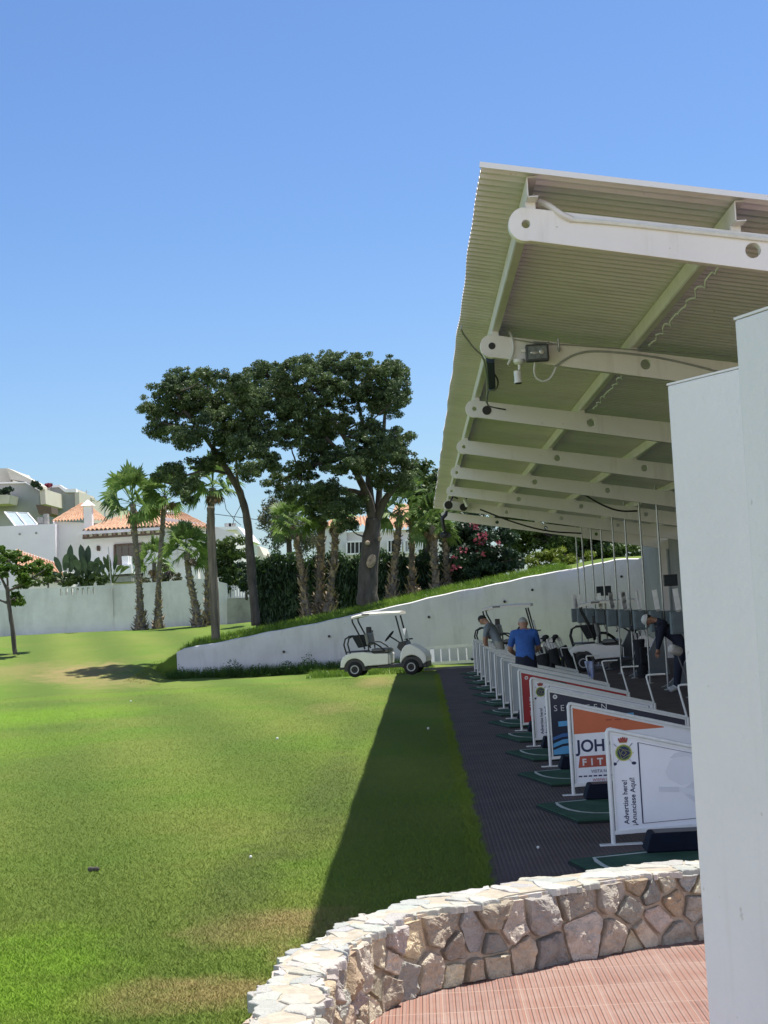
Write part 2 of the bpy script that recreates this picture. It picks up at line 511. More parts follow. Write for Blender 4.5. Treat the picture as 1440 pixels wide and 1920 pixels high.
xs = [-900, -300, -120, -60, -40, -30, -24] + [x * .5 for x in range(-40, 29)] + [16, 20, 30, 60, 120, 300, 900]
xs = sorted(set(xs + [-8.25, -8.4, -8.8, -9.2]))
ys = [-40, -10, 0, 8, 16, 24, 32, 40, 45.5, 46.0, 46.06, 46.15, 46.4, 47] + [47.5 + .5 * i for i in range(13)] + [54.05, 54.2] + [54.7 + .6 * i for i in range(30)] + [75, 80, 100, 150, 300, 900, 3000]
V = []; F = []
for y in ys:
    for x in xs:
        z = terr(x, y) + (0.03 * math.sin(x * .9 + y * .4) + .02 * math.sin(x * 1.7 - y * .8) if y > 47 and y < 54.0 or y > 54.7 and x < -9 else 0)
        V.append((x, y, z))
n = len(xs)
for j in range(len(ys) - 1):
    for i in range(n - 1):
        F.append((j * n + i, j * n + i + 1, (j + 1) * n + i + 1, (j + 1) * n + i))
lawn = MB(); lawn.v = V; lawn.f = F
lawn = lawn.build("lawn_ground", M_LAWN, smooth='all'); tag(lawn, kind="structure")

# floor of the bays and the patio: sheets a few millimetres proud of the lawn
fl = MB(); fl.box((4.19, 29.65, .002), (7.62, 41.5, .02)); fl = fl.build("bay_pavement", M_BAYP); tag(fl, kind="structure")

# ------------------------------------------------------------------ curved stone wall
inner = [(3.9, 10.02), (3.2, 9.84), (2.4, 9.61), (1.54, 9.36), (1.19, 9.24), (.94, 9.10), (.68, 8.96), (.50, 8.83), (.17, 8.62), (.02, 8.53), (-.14, 8.37), (-.27, 8.15), (-.37, 7.88), (-.45, 7.6), (-.49, 7.3), (-.505, 7.0), (-.51, 6.6), (-.50, 6.2), (-.49, 5.5), (-.47, 4.6)]
outer = [(3.8, 10.32), (3.1, 10.13), (2.35, 9.90), (1.55, 9.66), (1.2, 9.57), (.89, 9.46), (.60, 9.30), (.40, 9.19), (.05, 8.95), (-.12, 8.82), (-.27, 8.64), (-.40, 8.41), (-.52, 8.10), (-.64, 7.80), (-.71, 7.50), (-.75, 7.1), (-.765, 6.65), (-.76, 6.2), (-.75, 5.5), (-.74, 4.6)]
def resample(p, n):
    P = np.array(p, float)
    # smooth by catmull style subdivision
    for _ in range(2):
        Q = [P[0]]
        for i in range(len(P) - 1):
            a, b = P[i], P[i + 1]
            pa = P[i - 1] if i else a; pb = P[i + 2] if i + 2 < len(P) else b
            Q.append((-pa + 9 * a + 9 * b - pb) / 16); Q.append(b)
        P = np.array(Q)
    d = np.r_[0, np.cumsum(np.linalg.norm(np.diff(P, axis=0), axis=1))]
    t = np.linspace(0, d[-1], n)
    return np.stack([np.interp(t, d, P[:, 0]), np.interp(t, d, P[:, 1])], 1), d[-1]
NI = 240
PI_, LI = resample(inner, NI); PO_, LO = resample(outer, NI)
WH = .45
def curve_at(P, u):
    f = min(max(u, 0), .99999) * (len(P) - 1); i = int(f); t = f - i
    p = P[i] * (1 - t) + P[i + 1] * t; d = P[i + 1] - P[i]; d = d / np.linalg.norm(d)
    return p, d

def voronoi(seeds, w, h, aniso=1.0):
    cells = []
    S = np.array(seeds)
    for i, s in enumerate(S):
        poly = [(0, 0), (w, 0), (w, h), (0, h)]
        d2 = ((S - s) ** 2).sum(1); order = np.argsort(d2)[1:26]
        for j in order:
            q = S[j]; mx, my = (s + q) / 2; nx, ny = q - s
            out = []
            for a, b in zip(poly, poly[1:] + poly[:1]):
                da = (a[0] - mx) * nx + (a[1] - my) * ny; db = (b[0] - mx) * nx + (b[1] - my) * ny
                if da <= 0: out.append(a)
                if da * db < 0:
                    t = da / (da - db); out.append((a[0] + (b[0] - a[0]) * t, a[1] + (b[1] - a[1]) * t))
            poly = out
            if len(poly) < 3: break
        if len(poly) >= 3: cells.append(poly)
    return cells

from mathutils import noise as mnoise
def stone_mesh(cells, mapf, gap, depth, tints, rough=.012, res=.018, tiltk=.08, even=False):
    "each cell becomes a chiselled stone; mapf(u, v, d) gives the world point"
    V = []; F = []; C = []
    for poly in cells:
        P = np.array(poly); c = P.mean(0)
        area = .5 * abs(sum(P[i][0] * P[i - 1][1] - P[i - 1][0] * P[i][1] for i in range(len(P))))
        if area < .0004: continue
        pts = []
        for a, b in zip(P, np.roll(P, -1, 0)):
            L = np.linalg.norm(b - a); k = max(1, int(L / res))
            for i in range(k): pts.append(a + (b - a) * (i / k))
        pts = np.array(pts)
        if len(pts) < 4: continue
        q = (pts + .05 * (np.roll(pts, 1, 0) + np.roll(pts, -1, 0))) / 1.1
        off = np.array([mnoise.noise_vector(Vector((a[0] * 14, a[1] * 14, 3.3)))[:2] for a in q]) * gap * .7
        q = q + off
        q = c + (q - c) * max(.6, 1 - gap * (.75 + .5 * nr.random()) / (math.sqrt(area / math.pi) * .9))
        hgt = depth * ((.9 + .2 * nr.random()) if even else (.6 + .7 * nr.random()))
        tilt = nr.normal(size=2) * tiltk; tilt2 = nr.normal(size=2) * tiltk * 2.2; ridge = nr.normal() * .02
        tint = np.array(tints[nr.integers(len(tints))]) * ((.88 + .24 * nr.random()) if even else (.72 + .5 * nr.random())) * (1 + .02 * nr.normal(size=3))
        tint = np.clip(tint, .02, .95)
        m = len(q); o = len(V); sd = nr.random() * 50
        rings = [(1.0, -.02), (.995, hgt * .45), (.965, hgt * .82), (.90, hgt * .97), (.76, hgt), (.60, hgt), (.43, hgt), (.26, hgt), (.12, hgt)]
        def field(a, hh):
            if hh <= hgt * .5: return hh
            e = mnoise.fractal(Vector((a[0] * 9 + sd, a[1] * 9, sd)), .9, 2.2, 4) * rough * 1.5
            e += mnoise.noise(Vector((a[0] * 60 + sd, a[1] * 60, sd))) * rough * .28
            x = (a - c) @ tilt2 - ridge
            return max(hgt * .3, hh + (a - c) @ tilt - max(0, x) * .8 + e)
        for f, hh in rings:
            for i in range(m):
                a = c + (q[i] - c) * f
                V.append(mapf(a[0], a[1], field(a, hh)))
        V.append(mapf(c[0], c[1], field(c, hgt)))
        k = len(rings)
        for j in range(k - 1):
            for i in range(m):
                F.append((o + j * m + i, o + j * m + (i + 1) % m, o + (j + 1) * m + (i + 1) % m, o + (j + 1) * m + i))
        for i in range(m): F.append((o + (k - 1) * m + i, o + (k - 1) * m + (i + 1) % m, o + k * m))
        C += [tuple(tint) + (1,)] * (len(V) - o)
    return V, F, C

def tinted(name, V, F, C, m, parent):
    c = chain(parent)
    me = bpy.data.meshes.new(name); me.from_pydata([(v[0] - c.x, v[1] - c.y, v[2] - c.z) for v in V], [], F)
    at_ = me.color_attributes.new("tint", 'FLOAT_COLOR', 'POINT')
    at_.data.foreach_set("color", np.array(C, np.float32).ravel())
    me.materials.append(m); me.update()
    o = bpy.data.objects.new(name, me); COL.objects.link(o); o.parent = parent
    return o

def relax(n, w, h, it=3, sx=1.0):
    S = np.stack([nr.random(n) * w, nr.random(n) * h], 1)
    for _ in range(it):
        cells = voronoi(S, w, h)
        S = np.array([np.array(c).mean(0) for c in cells])
    return S

sw = empty("stone_wall", (.8, 9.3, 0), "low curved rubble stone wall with a pale slate cap between lawn and red patio", "wall")
core = MB()
vs = []; CH = WH - .035
for i in range(0, NI, 3):
    for P, o in ((PI_, .0), (PO_, .0)):
        p, d = curve_at(P, i / (NI - 1)); 
        q, _ = curve_at(PO_ if P is PI_ else PI_, i / (NI - 1)); e = (q - p); e = e / np.linalg.norm(e) * .012
        vs += [(p[0] + e[0], p[1] + e[1], -.05), (p[0] + e[0], p[1] + e[1], CH)]
nn = len(vs) // 4; fs = []
for i in range(nn - 1):
    a = i * 4; b = a + 4
    fs += [(a, b, b + 1, a + 1), (a + 3, b + 3, b + 2, a + 2), (a + 1, b + 1, b + 3, a + 3)]
fs += [(0, 1, 3, 2), (nn * 4 - 4, nn * 4 - 2, nn * 4 - 1, nn * 4 - 3)]
core.add(vs, fs)
M_MORTAR = mat("sandy_mortar", (.52, .42, .32), .95, .2, 9, .01, 60)
W(core, "mortar_core", M_MORTAR, sw)
M_STONE = vcol_material("rubble_stone", mixn=.55, dark=(.15, .125, .105, 1), bump=.014, bscale=20, nscale=11)
M_CAP = vcol_material("slate_cap_stone", mixn=.45, dark=(.30, .29, .26, 1), bump=.006, bscale=22, nscale=9)
face_t = [(.72, .62, .47), (.66, .58, .46), (.60, .54, .45), (.74, .59, .40), (.57, .53, .46), (.80, .70, .53), (.66, .53, .38), (.49, .47, .43)]
def map_in(u, v, d):
    p, t = curve_at(PI_, u / LI); nx, ny = t[1], -t[0]
    if (np.array([nx, ny]) @ (PO_[int(u / LI * (NI - 1))] - p)) > 0: nx, ny = -nx, -ny
    return (p[0] + nx * d, p[1] + ny * d, v)
def map_out(u, v, d):
    p, t = curve_at(PO_, u / LO); nx, ny = t[1], -t[0]
    if (np.array([nx, ny]) @ (PI_[int(u / LO * (NI - 1))] - p)) > 0: nx, ny = -nx, -ny
    return (p[0] + nx * d, p[1] + ny * d, v)
cells = voronoi(relax(int(LI * 17), LI, CH, 1), LI, CH)
tinted("facing_stones", *stone_mesh(cells, map_in, .0125, .036, face_t, .020), M_STONE, sw)
cells = voronoi(relax(int(LO * 11), LO, CH, 1), LO, CH)
tinted("back_facing_stones", *stone_mesh(cells, map_out, .011, .03, face_t, .012), M_STONE, sw)
cap_t = [(.50, .495, .45), (.53, .505, .44), (.46, .46, .435), (.54, .52, .46), (.44, .44, .42), (.51, .48, .41), (.49, .485, .45), (.56, .54, .49)]
CW = .32
def map_cap(u, v, d):
    a, _ = curve_at(PI_, u / LI); b, _ = curve_at(PO_, u / LI); e = b - a; w = np.linalg.norm(e); e = e / w
    f = -.012 + (w + .03) * v / CW + (.03 * math.sin(u * 9) + .014 * math.sin(u * 47) + .01 * math.sin(u * 83)) * (1 - 2 * min(1, v / CW))
    return (a[0] + e[0] * f, a[1] + e[1] * f, CH - .005 + d)
cells = voronoi(relax(int(LI * 20), LI, CW, 0), LI, CW)
tinted("cap_stones", *stone_mesh(cells, map_cap, .0028, .020, cap_t, .004, tiltk=.010, even=True), M_CAP, sw)
capbed = MB(); vs = []
for i in range(0, NI, 3):
    u = i / (NI - 1) * LI
    vs += [map_cap(u, .03, -.004), map_cap(u, CW - .03, -.004), map_cap(u, CW - .03, .014), map_cap(u, .03, .014)]
fs = []
for i in range(len(vs) // 4 - 1):
    a = i * 4; b = a + 4
    for j in range(4): fs.append((a + j, a + (j + 1) % 4, b + (j + 1) % 4, b + j))
capbed.add(vs, fs)
W(capbed, "cap_bedding", mat("pale_cap_mortar", (.42, .37, .29), .95, .15, 12, .006, 50), sw)

patio = MB()
poly = [Vector((p[0] + .03, p[1] + .05, 0)) for p in PI_[::6]]
poly = [Vector((8, 10.6, 0)), Vector((3.9, 9.98, 0))] + poly[1:] + [Vector((-.45, -6, 0)), Vector((8, -6, 0))]
patio.prism(poly, (0, 0, -.02), (0, 0, .018))
patio = patio.build("patio_pavement", M_PAVE); tag(patio, kind="structure")

# ------------------------------------------------------------------ white partition walls beside the camera
def partition(start, direction, L, top, label, thick=.10):
    d = Vector((direction[0], direction[1], 0)).normalized()
    nrm = Vector((-d.y, d.x, 0)); nrm = nrm if nrm.x > 0 else -nrm
    s = Vector((start[0], start[1], 0))
    mb = MB()
    for (a, b) in ((0.0, L),):
        poly = [s + d * a, s + d * b, s + d * b + nrm * thick, s + d * a + nrm * thick]
        mb.prism(poly, (0, 0, 0), (0, 0, top))
    root = empty("partition_wall", s, label, "wall")
    o = W(mb, "wall_slab", M_PANEL, root, bevel=.006)
    cp = MB(); e = .001
    poly = [s - d * e - nrm * e, s + d * (L + e) - nrm * e, s + d * (L + e) + nrm * (thick + e), s - d * e + nrm * (thick + e)]
    cp.prism(poly, (0, 0, top + .001), (0, 0, top + .007))
    W(cp, "top_trim", M_PANEL, root)
    return root
partition((.81, 5.0), (.4714, -.8819), 3.2, 2.668, "shorter-looking smooth white wall end just behind the nearest white wall at the right")
partition((.785, 3.8), (.3737, -.9275), 3.0, 2.662, "nearest smooth white wall end filling the right edge of the photo")

# ------------------------------------------------------------------ canopy over the driving bays
SL = .180
def roof_z(X, off=0.0): return 5.0 - SL * (X - .58) + off
Y0, Y1, XR = 10.85, 50.2, 7.75
cano = empty("canopy", (4, 30, 0), "long white corrugated sheet canopy on round-nosed beams over the practice bays", "canopy")
mb = MB(); pitch = .155; dy = pitch / 6
prof = [0, .0, .028, .034, .028, 0.0]
ny = int((Y1 - Y0) / dy)
vs = []; fs = []
for j in range(ny + 1):
    y = Y0 + j * dy; z = prof[j % 6]
    wv = .006 * math.sin(y * 1.3) + .004 * math.sin(y * 3.1)
    for X in (.58, 2.0, 4.0, 6.0, XR):
        vs.append((X + (wv if X == .58 else 0), y, roof_z(X, z)))
for j in range(ny):
    for i in range(4): fs.append((j * 5 + i, j * 5 + i + 1, (j + 1) * 5 + i + 1, (j + 1) * 5 + i))
mb.add(vs, fs)
sheet = W(mb, "roof_sheet", M_SHEET, cano)
sm = sheet.modifiers.new("solid", 'SOLIDIFY'); sm.thickness = .004; sm.offset = 1
mb = MB()
a = Vector((.575, Y0 - .012, roof_z(.575, .012))); b = Vector((XR, Y0 - .012, roof_z(XR, .012)))
mb.bar(a, b, .012, .038)
W(mb, "verge_flashing", M_PANEL, cano)
# purlins: channel sections under the sheet, along the range
for X in (.945, 2.36, 3.77, 5.18, 6.6):
    mb = MB(); z = roof_z(X)
    mb.box((X - .045, (Y0 + Y1) / 2 + .02, z - .075), (.008, Y1 - Y0 - .1, .13))
    mb.box((X - .008, (Y0 + Y1) / 2 + .02, z - .008), (.068, Y1 - Y0 - .1, .008))
    mb.box((X - .008, (Y0 + Y1) / 2 + .02, z - .144), (.068, Y1 - Y0 - .1, .008))
    W(mb, "purlin", M_PURLIN, cano)
# tapering beams with round noses and drilled holes
def beam_outline(Y, drop=0.0):
    r = .118
    cx, cz = .885, 4.633
    pts = []
    for i in range(13):
        t = R(90 + 11) + math.pi * i / 12
        pts.append((cx + r * math.cos(t), cz + r * math.sin(t)))
    return pts
BY = [11.1 + 5.3 * k for k in range(8)]
M_HOLE = mat("dark_hole", (.05, .05, .05), .8)
for bi, Y in enumerate(BY):
    root = empty("canopy_beam", (.885, Y, 4.63), "", "beam", "white canopy beams")
    root["label"] = ("round-nosed white roof beam nearest the camera, crossing bright against the sheet", "white roof beam carrying the square floodlight and the bullet camera",
                     "third white roof beam, with a dark round plug beside its nose hole", "fourth white roof beam, just beyond the one with the dark plug", "fifth white roof beam, with thin seams across its side",
                     "sixth white roof beam, third from the far end of the canopy", "second farthest white roof beam, carrying two small dark lamps", "farthest white roof beam, above the pink flowering shrub")[bi]
    r = .118; nose = beam_outline(Y)
    far_t = (XR - .1, roof_z(XR - .1) - .16); far_b = (XR - .1, roof_z(XR - .1) - .50)
    # outline with 3 holes, made by bridging rows: build side faces with holes through a boolean-free grid fan
    holes = [(.885, 4.633, .034), (2.448, 4.352, .058), (3.9, 4.10, .058), (5.4, 3.83, .058)]
    me = bpy.data.meshes.new("beam_web")
    cu = bpy.data.curves.new("beam", 'CURVE'); cu.dimensions = '2D'; cu.fill_mode = 'BOTH'; cu.extrude = .04; cu.bevel_depth = .004
    def spl(pts):
        s = cu.splines.new('POLY'); s.points.add(len(pts) - 1)
        for p, q in zip(s.points, pts): p.co = (q[0] - .885, q[1] - 4.63, 0, 1)
        s.use_cyclic_u = True
    spl(nose + [far_b, far_t])
    for hx, hz, hr in holes:
        spl([(hx + hr * math.cos(2 * math.pi * i / 20), hz + hr * math.sin(2 * math.pi * i / 20)) for i in range(20)])
    to = bpy.data.objects.new("t", cu); COL.objects.link(to); bpy.context.view_layer.update()
    me = bpy.data.meshes.new_from_object(to.evaluated_get(bpy.context.evaluated_depsgraph_get()))
    bpy.data.objects.remove(to)
    me.transform(Matrix.Rotation(R(90), 4, 'X')); me.materials.clear(); me.materials.append(M_BEAM)
    me.name = "beam_web"
    o = bpy.data.objects.new("web", me); COL.objects.link(o); o.parent = root
    # purlin cleats
    cl = MB()
    for X in (.945, 2.36, 3.77, 5.18, 6.6):
        zt = roof_z(X) - .145; zb = 4.633 + .118 - .175 * (X - .885) - .01
        cl.box((X - .02, Y, (zt + zb) / 2), (.07, .06, max(.02, zt - zb)))
    W(cl, "purlin_cleats", M_BEAM, root)
    if bi in (2,):
        pg = MB(); pg.lathe((1.05, Y - .052, 4.60), (0, 1, 0), [(0, .001), (0, .062), (.012, .062)]); W(pg, "round_plug", M_BLACK, root)
    if bi in (1,):
        pg = MB(); pg.lathe((.885, Y - .047, 4.633), (0, 1, 0), [(0, .001), (0, .036), (.02, .036)]); W(pg, "nose_plug", M_BLACK, root)
# gutter-side columns carrying the beams at the back
for bi, Y in enumerate(BY):
    c = MB(); zt = roof_z(7.35) - .5
    c.box((7.35, Y, zt / 2), (.2, .2, zt)); c.box((7.35, Y, .02), (.34, .34, .04))
    o = c.build("canopy_column", M_BEAM, bevel=.006)
    tag(o, "white steel canopy column against the rear wall under the canopy", "column", "rear columns of the canopy")
# rear wall of the bays
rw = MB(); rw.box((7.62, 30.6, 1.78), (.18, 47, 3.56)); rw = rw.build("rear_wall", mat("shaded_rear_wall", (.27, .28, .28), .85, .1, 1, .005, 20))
tag(rw, "plain grey rendered wall closing the rear of the covered bays", "wall")

# ------------------------------------------------------------------ sloping white retaining wall across the end
WY = 54.0
mb = MB(); vs = []
N = 130; XA, XB = -8.3, 9.0
for i in range(N + 1):
    X = XA + (XB - XA) * i / N
    wz = .012 * math.sin(X * 2.1) + .008 * math.sin(X * 5.7)
    zt = wall_top(X) + wz
    if i < 2: zt -= .10 * (2 - i) / 2
    for k in range(9):
        z = -.4 + (zt - .03 + .4) * k / 8
        vs.append((X, WY + .018 * math.sin(X * 1.7 + z * 2) + .010 * math.sin(X * 4.3 - z * 5) + rnd.uniform(-.0015, .0015), z))
    vs.append((X, WY + .05, zt)); vs.append((X, WY + .30, zt + rnd.uniform(-.008, .008))); vs.append((X, WY + .34, zt - .04)); vs.append((X, WY + .34, -.4))
m = 13; fs = []
for i in range(N):
    for k in range(m - 1): fs.append((i * m + k, (i + 1) * m + k, (i + 1) * m + k + 1, i * m + k + 1))
fs.append(tuple(range(m))); fs.append(tuple(N * m + k for k in range(m))[::-1])
mb.add(vs, fs)
o = mb.build("retaining_wall", M_WALLOLD, smooth='all')
o.data.set_sharp_from_angle(angle=R(50))
tag(o, "long white rendered retaining wall whose top rises to the right behind the golf carts", "wall")
# weep holes
for i, (x, y) in enumerate([(532, 1222), (617, 1193), (697, 1184), (804, 1157), (946, 1128), (998, 1106), (1165, 1081), (1207, 1092)]):
    p = at(x, y, WY)
    h = MB(); h.lathe((p.x, WY - .02, p.z), (0, 1, 0), [(-.02, .02), (-.02, .045), (.03, .045), (.03, .001)], 12)
    h = h.build("weep_pipe", M_BLACK); h.parent = o; h.name = "weep_pipe"

# ------------------------------------------------------------------ divider boards
M_NAVY = mat("navy_ink", (.012, .02, .075), .5, .05, 20)
M_PRINT = mat("printed_white_board", (.82, .83, .86), .4, .04, 2)
M_PLAIN = mat("plain_board", (.40, .44, .46), .5, .1, 3)
M_RED = mat("red_board", (.36, .02, .022), .45, .08, 3)
M_ORANGE = mat("orange_print", (.56, .13, .045), .45, .06, 3)
M_NIGHT = mat("blue_black_board", (.006, .012, .035), .35, .1, 3)
M_CYAN = mat("light_blue_print", (.10, .36, .62), .4, .1, 4)
M_BLUEP = mat("mid_blue_print", (.035, .13, .34), .4, .1, 4)
M_YEL = mat("crest_yellow", (.55, .52, .12), .5)
M_GRN = mat("crest_green", (.10, .20, .05), .5)
M_CRED = mat("crest_red", (.30, .05, .035), .5)
M_GHOST = mat("faint_grey_print", (.66, .68, .73), .4, .04, 3)
M_GHOST2 = mat("fainter_grey_print", (.74, .76, .80), .4, .03, 3)
M_PALE = mat("pale_print", (.70, .70, .70), .45)
BOARD_Y = [13.0, 16.35, 19.2, 21.9, 24.6, 27.2, 29.8, 32.5, 35.2, 37.9, 40.6, 43.2, 45.6]
BL = [1.66] * 13; LZ, RZ = .93, .50
BX = 1.44
def top_z(x): return LZ - (LZ - RZ) * x / 1.66

def flat_poly(pts, y, t=.0015):
    mb = MB(); mb.prism([(p[0], y, p[1]) for p in pts], (0, 0, 0), (0, -t, 0)); return mb

def crest(parent, cx, cz, s, y):
    root = bpy.data.objects.new("crest", None)
    def disc(r, yy, m, nm, cx=cx, cz=cz):
        flat_poly([(cx + r * math.cos(2 * math.pi * i / 28), cz + r * math.sin(2 * math.pi * i / 28)) for i in range(28)], yy).build(nm, m, parent)
    for sx in (-1, 1):          # crossed clubs
        mb = MB()
        a = Vector((cx + sx * .95 * s, y, cz + .95 * s)); b = Vector((cx - sx * .85 * s, y, cz - 1.05 * s))
        mb.bar(a, b, .12 * s, .002)
        mb.ball((cx - sx * 1.0 * s, y, cz - 1.12 * s), (.25 * s, .002, .17 * s), 10, 6)
        mb.bar(a - Vector((0, .001, 0)), a + (b - a) * .12 - Vector((0, .001, 0)), .17 * s, .003)
        mb.build("crest_club", M_NAVY, parent)
    disc(.86 * s, y - .0012, M_YEL, "crest_ring"); disc(.76 * s, y - .0026, M_GRN, "crest_field"); disc(.62 * s, y - .004, M_NAVY, "crest_centre")
    mb = MB()
    A, B, C_ = (cx - .55 * s, cz + .52 * s), (cx + 1.0 * s, cz - .02 * s), (cx - .25 * s, cz - .62 * s)
    for p, q in ((A, B), (B, C_), (C_, A)):
        mb.bar((p[0], y - .006, p[1]), (q[0], y - .006, q[1]), .085 * s, .002)
    dm = [(cx - .02 * s + .3 * s * a, cz - .02 * s + .3 * s * b) for a, b in ((0, 1), (1, 0), (0, -1), (-1, 0))]
    for p, q in zip(dm, dm[1:] + dm[:1]): mb.bar((p[0], y - .0062, p[1]), (q[0], y - .0062, q[1]), .07 * s, .002)
    mb.build("crest_lines", M_YEL, parent)
    mb = MB(); w = .5 * s; z0 = cz + 1.0 * s
    mb.prism([(cx - w * .7, y - .002, z0), (cx + w * .7, y - .002, z0), (cx + w * 1.0, y - .002, z0 + .33 * s), (cx + w * .35, y - .002, z0 + .40 * s), (cx, y - .002, z0 + .56 * s), (cx - w * .35, y - .002, z0 + .40 * s), (cx - w * 1.0, y - .002, z0 + .33 * s)], (0, 0, 0), (0, -.002, 0))
    for k in range(5): mb.ball((cx + w * (k - 2) * .42, y - .003, z0 + (.42 + .1 * (2 - abs(k - 2)) * .5) * s), (.09 * s, .002, .09 * s), 8, 6)
    mb.build("crest_crown", M_CRED, parent)
    mb = MB(); mb.bar((cx - w * .72, y - .006, z0 + .05 * s), (cx + w * .72, y - .006, z0 + .05 * s), .08 * s, .002); mb.build("crest_band", M_YEL, parent)

labels = ["nearest divider board, white with a round crest, vertical writing and a navy frame line",
          "orange-topped white divider board reading JOH and FIT, second from the stone wall",
          "blue-black divider board with pale spaced letters and light blue shapes",
          "white crest board with vertical writing, between the red and blue-black boards",
          "red divider board with small white lines of print",
          "white-framed board just behind the red board, with a dark oval mark near its top",
          "plain white-framed board, second behind the red board",
          "plain white-framed board, third behind the red board",
          "plain white-framed board, fourth behind the red board, in front of the man in grey",
          "plain white-framed board, fourth from the far end of the row",
          "plain white-framed board, third from the far end of the row",
          "plain white-framed board, second from the far end of the row",
          "farthest divider board of the row, beside the aluminium ladder"]

def board_frame(i):
    Y = BOARD_Y[i]; L = BL[i]
    root = empty("divider_board", (BX, Y, .012), labels[i], "divider board", "divider boards between the practice bays")
    if i == 0 or not board_frame.done:
        r = .019
        f = MB(); f.tube([(0, 0, .01), (0, 0, LZ - .03), (.012, 0, LZ - .008), (.04, 0, LZ - .006)], r, 10)
        f.build("left_post".replace("left_", ""), M_TUBE, root, smooth=True)
        f = MB(); f.tube([(.02, 0, LZ - .004), (L - .02, 0, top_z(L - .02) - .004)], r, 10)
        f.build("top_rail", M_TUBE, root, smooth=True)
        f = MB(); f.tube([(L, 0, .01), (L, 0, RZ)], r, 10); f.build("post", M_TUBE, root, smooth=True)
        f = MB(); f.bar((0, 0, .10), (L, 0, .15), .028); f.build("bottom_rail", M_TUBE, root)
        for x in (0, L):
            f = MB(); f.box((x + (.06 if x == 0 else -.02), 0, .008), (.34, .075, .012)); f.build("base_plate", M_TUBE, root, bevel=.003)
        f = MB(); f.tube([(L, 0, RZ - .05), (L - .09, 0, RZ + .36), (L - .085, 0, RZ + .378), (L - .06, 0, RZ + .385), (L + .17, 0, RZ + .385)], .013, 8)
        f.build("bag_rest", M_TUBE, root, smooth=True)
        board_frame.done = [c for c in COL.objects if c.parent == root]
    else:
        for c in board_frame.done:
            d = c.copy(); COL.objects.link(d); d.parent = root
    m = [M_PRINT, M_PRINT, M_NIGHT, M_PRINT, M_RED][i] if i < 5 else M_PLAIN
    p = MB(); a = .035
    p.prism([(a, .006, .118), (L - a, .006, .165), (L - a, .006, top_z(L - a) - .035), (a, .006, LZ - .045)], (0, 0, 0), (0, -.008, 0))
    p = p.build("panel", m, root)
    # inner edging strip round the panel
    e = MB()
    q = [(a - .004, .0, .111), (L - a + .004, .0, .158), (L - a + .004, 0, top_z(L - a) - .028), (a - .004, 0, LZ - .034)]
    for s, t in zip(q, q[1:] + q[:1]): e.bar(s, t, .016, .02)
    e.build("edging", M_TUBE, root)
    return root, p
board_frame.done = None

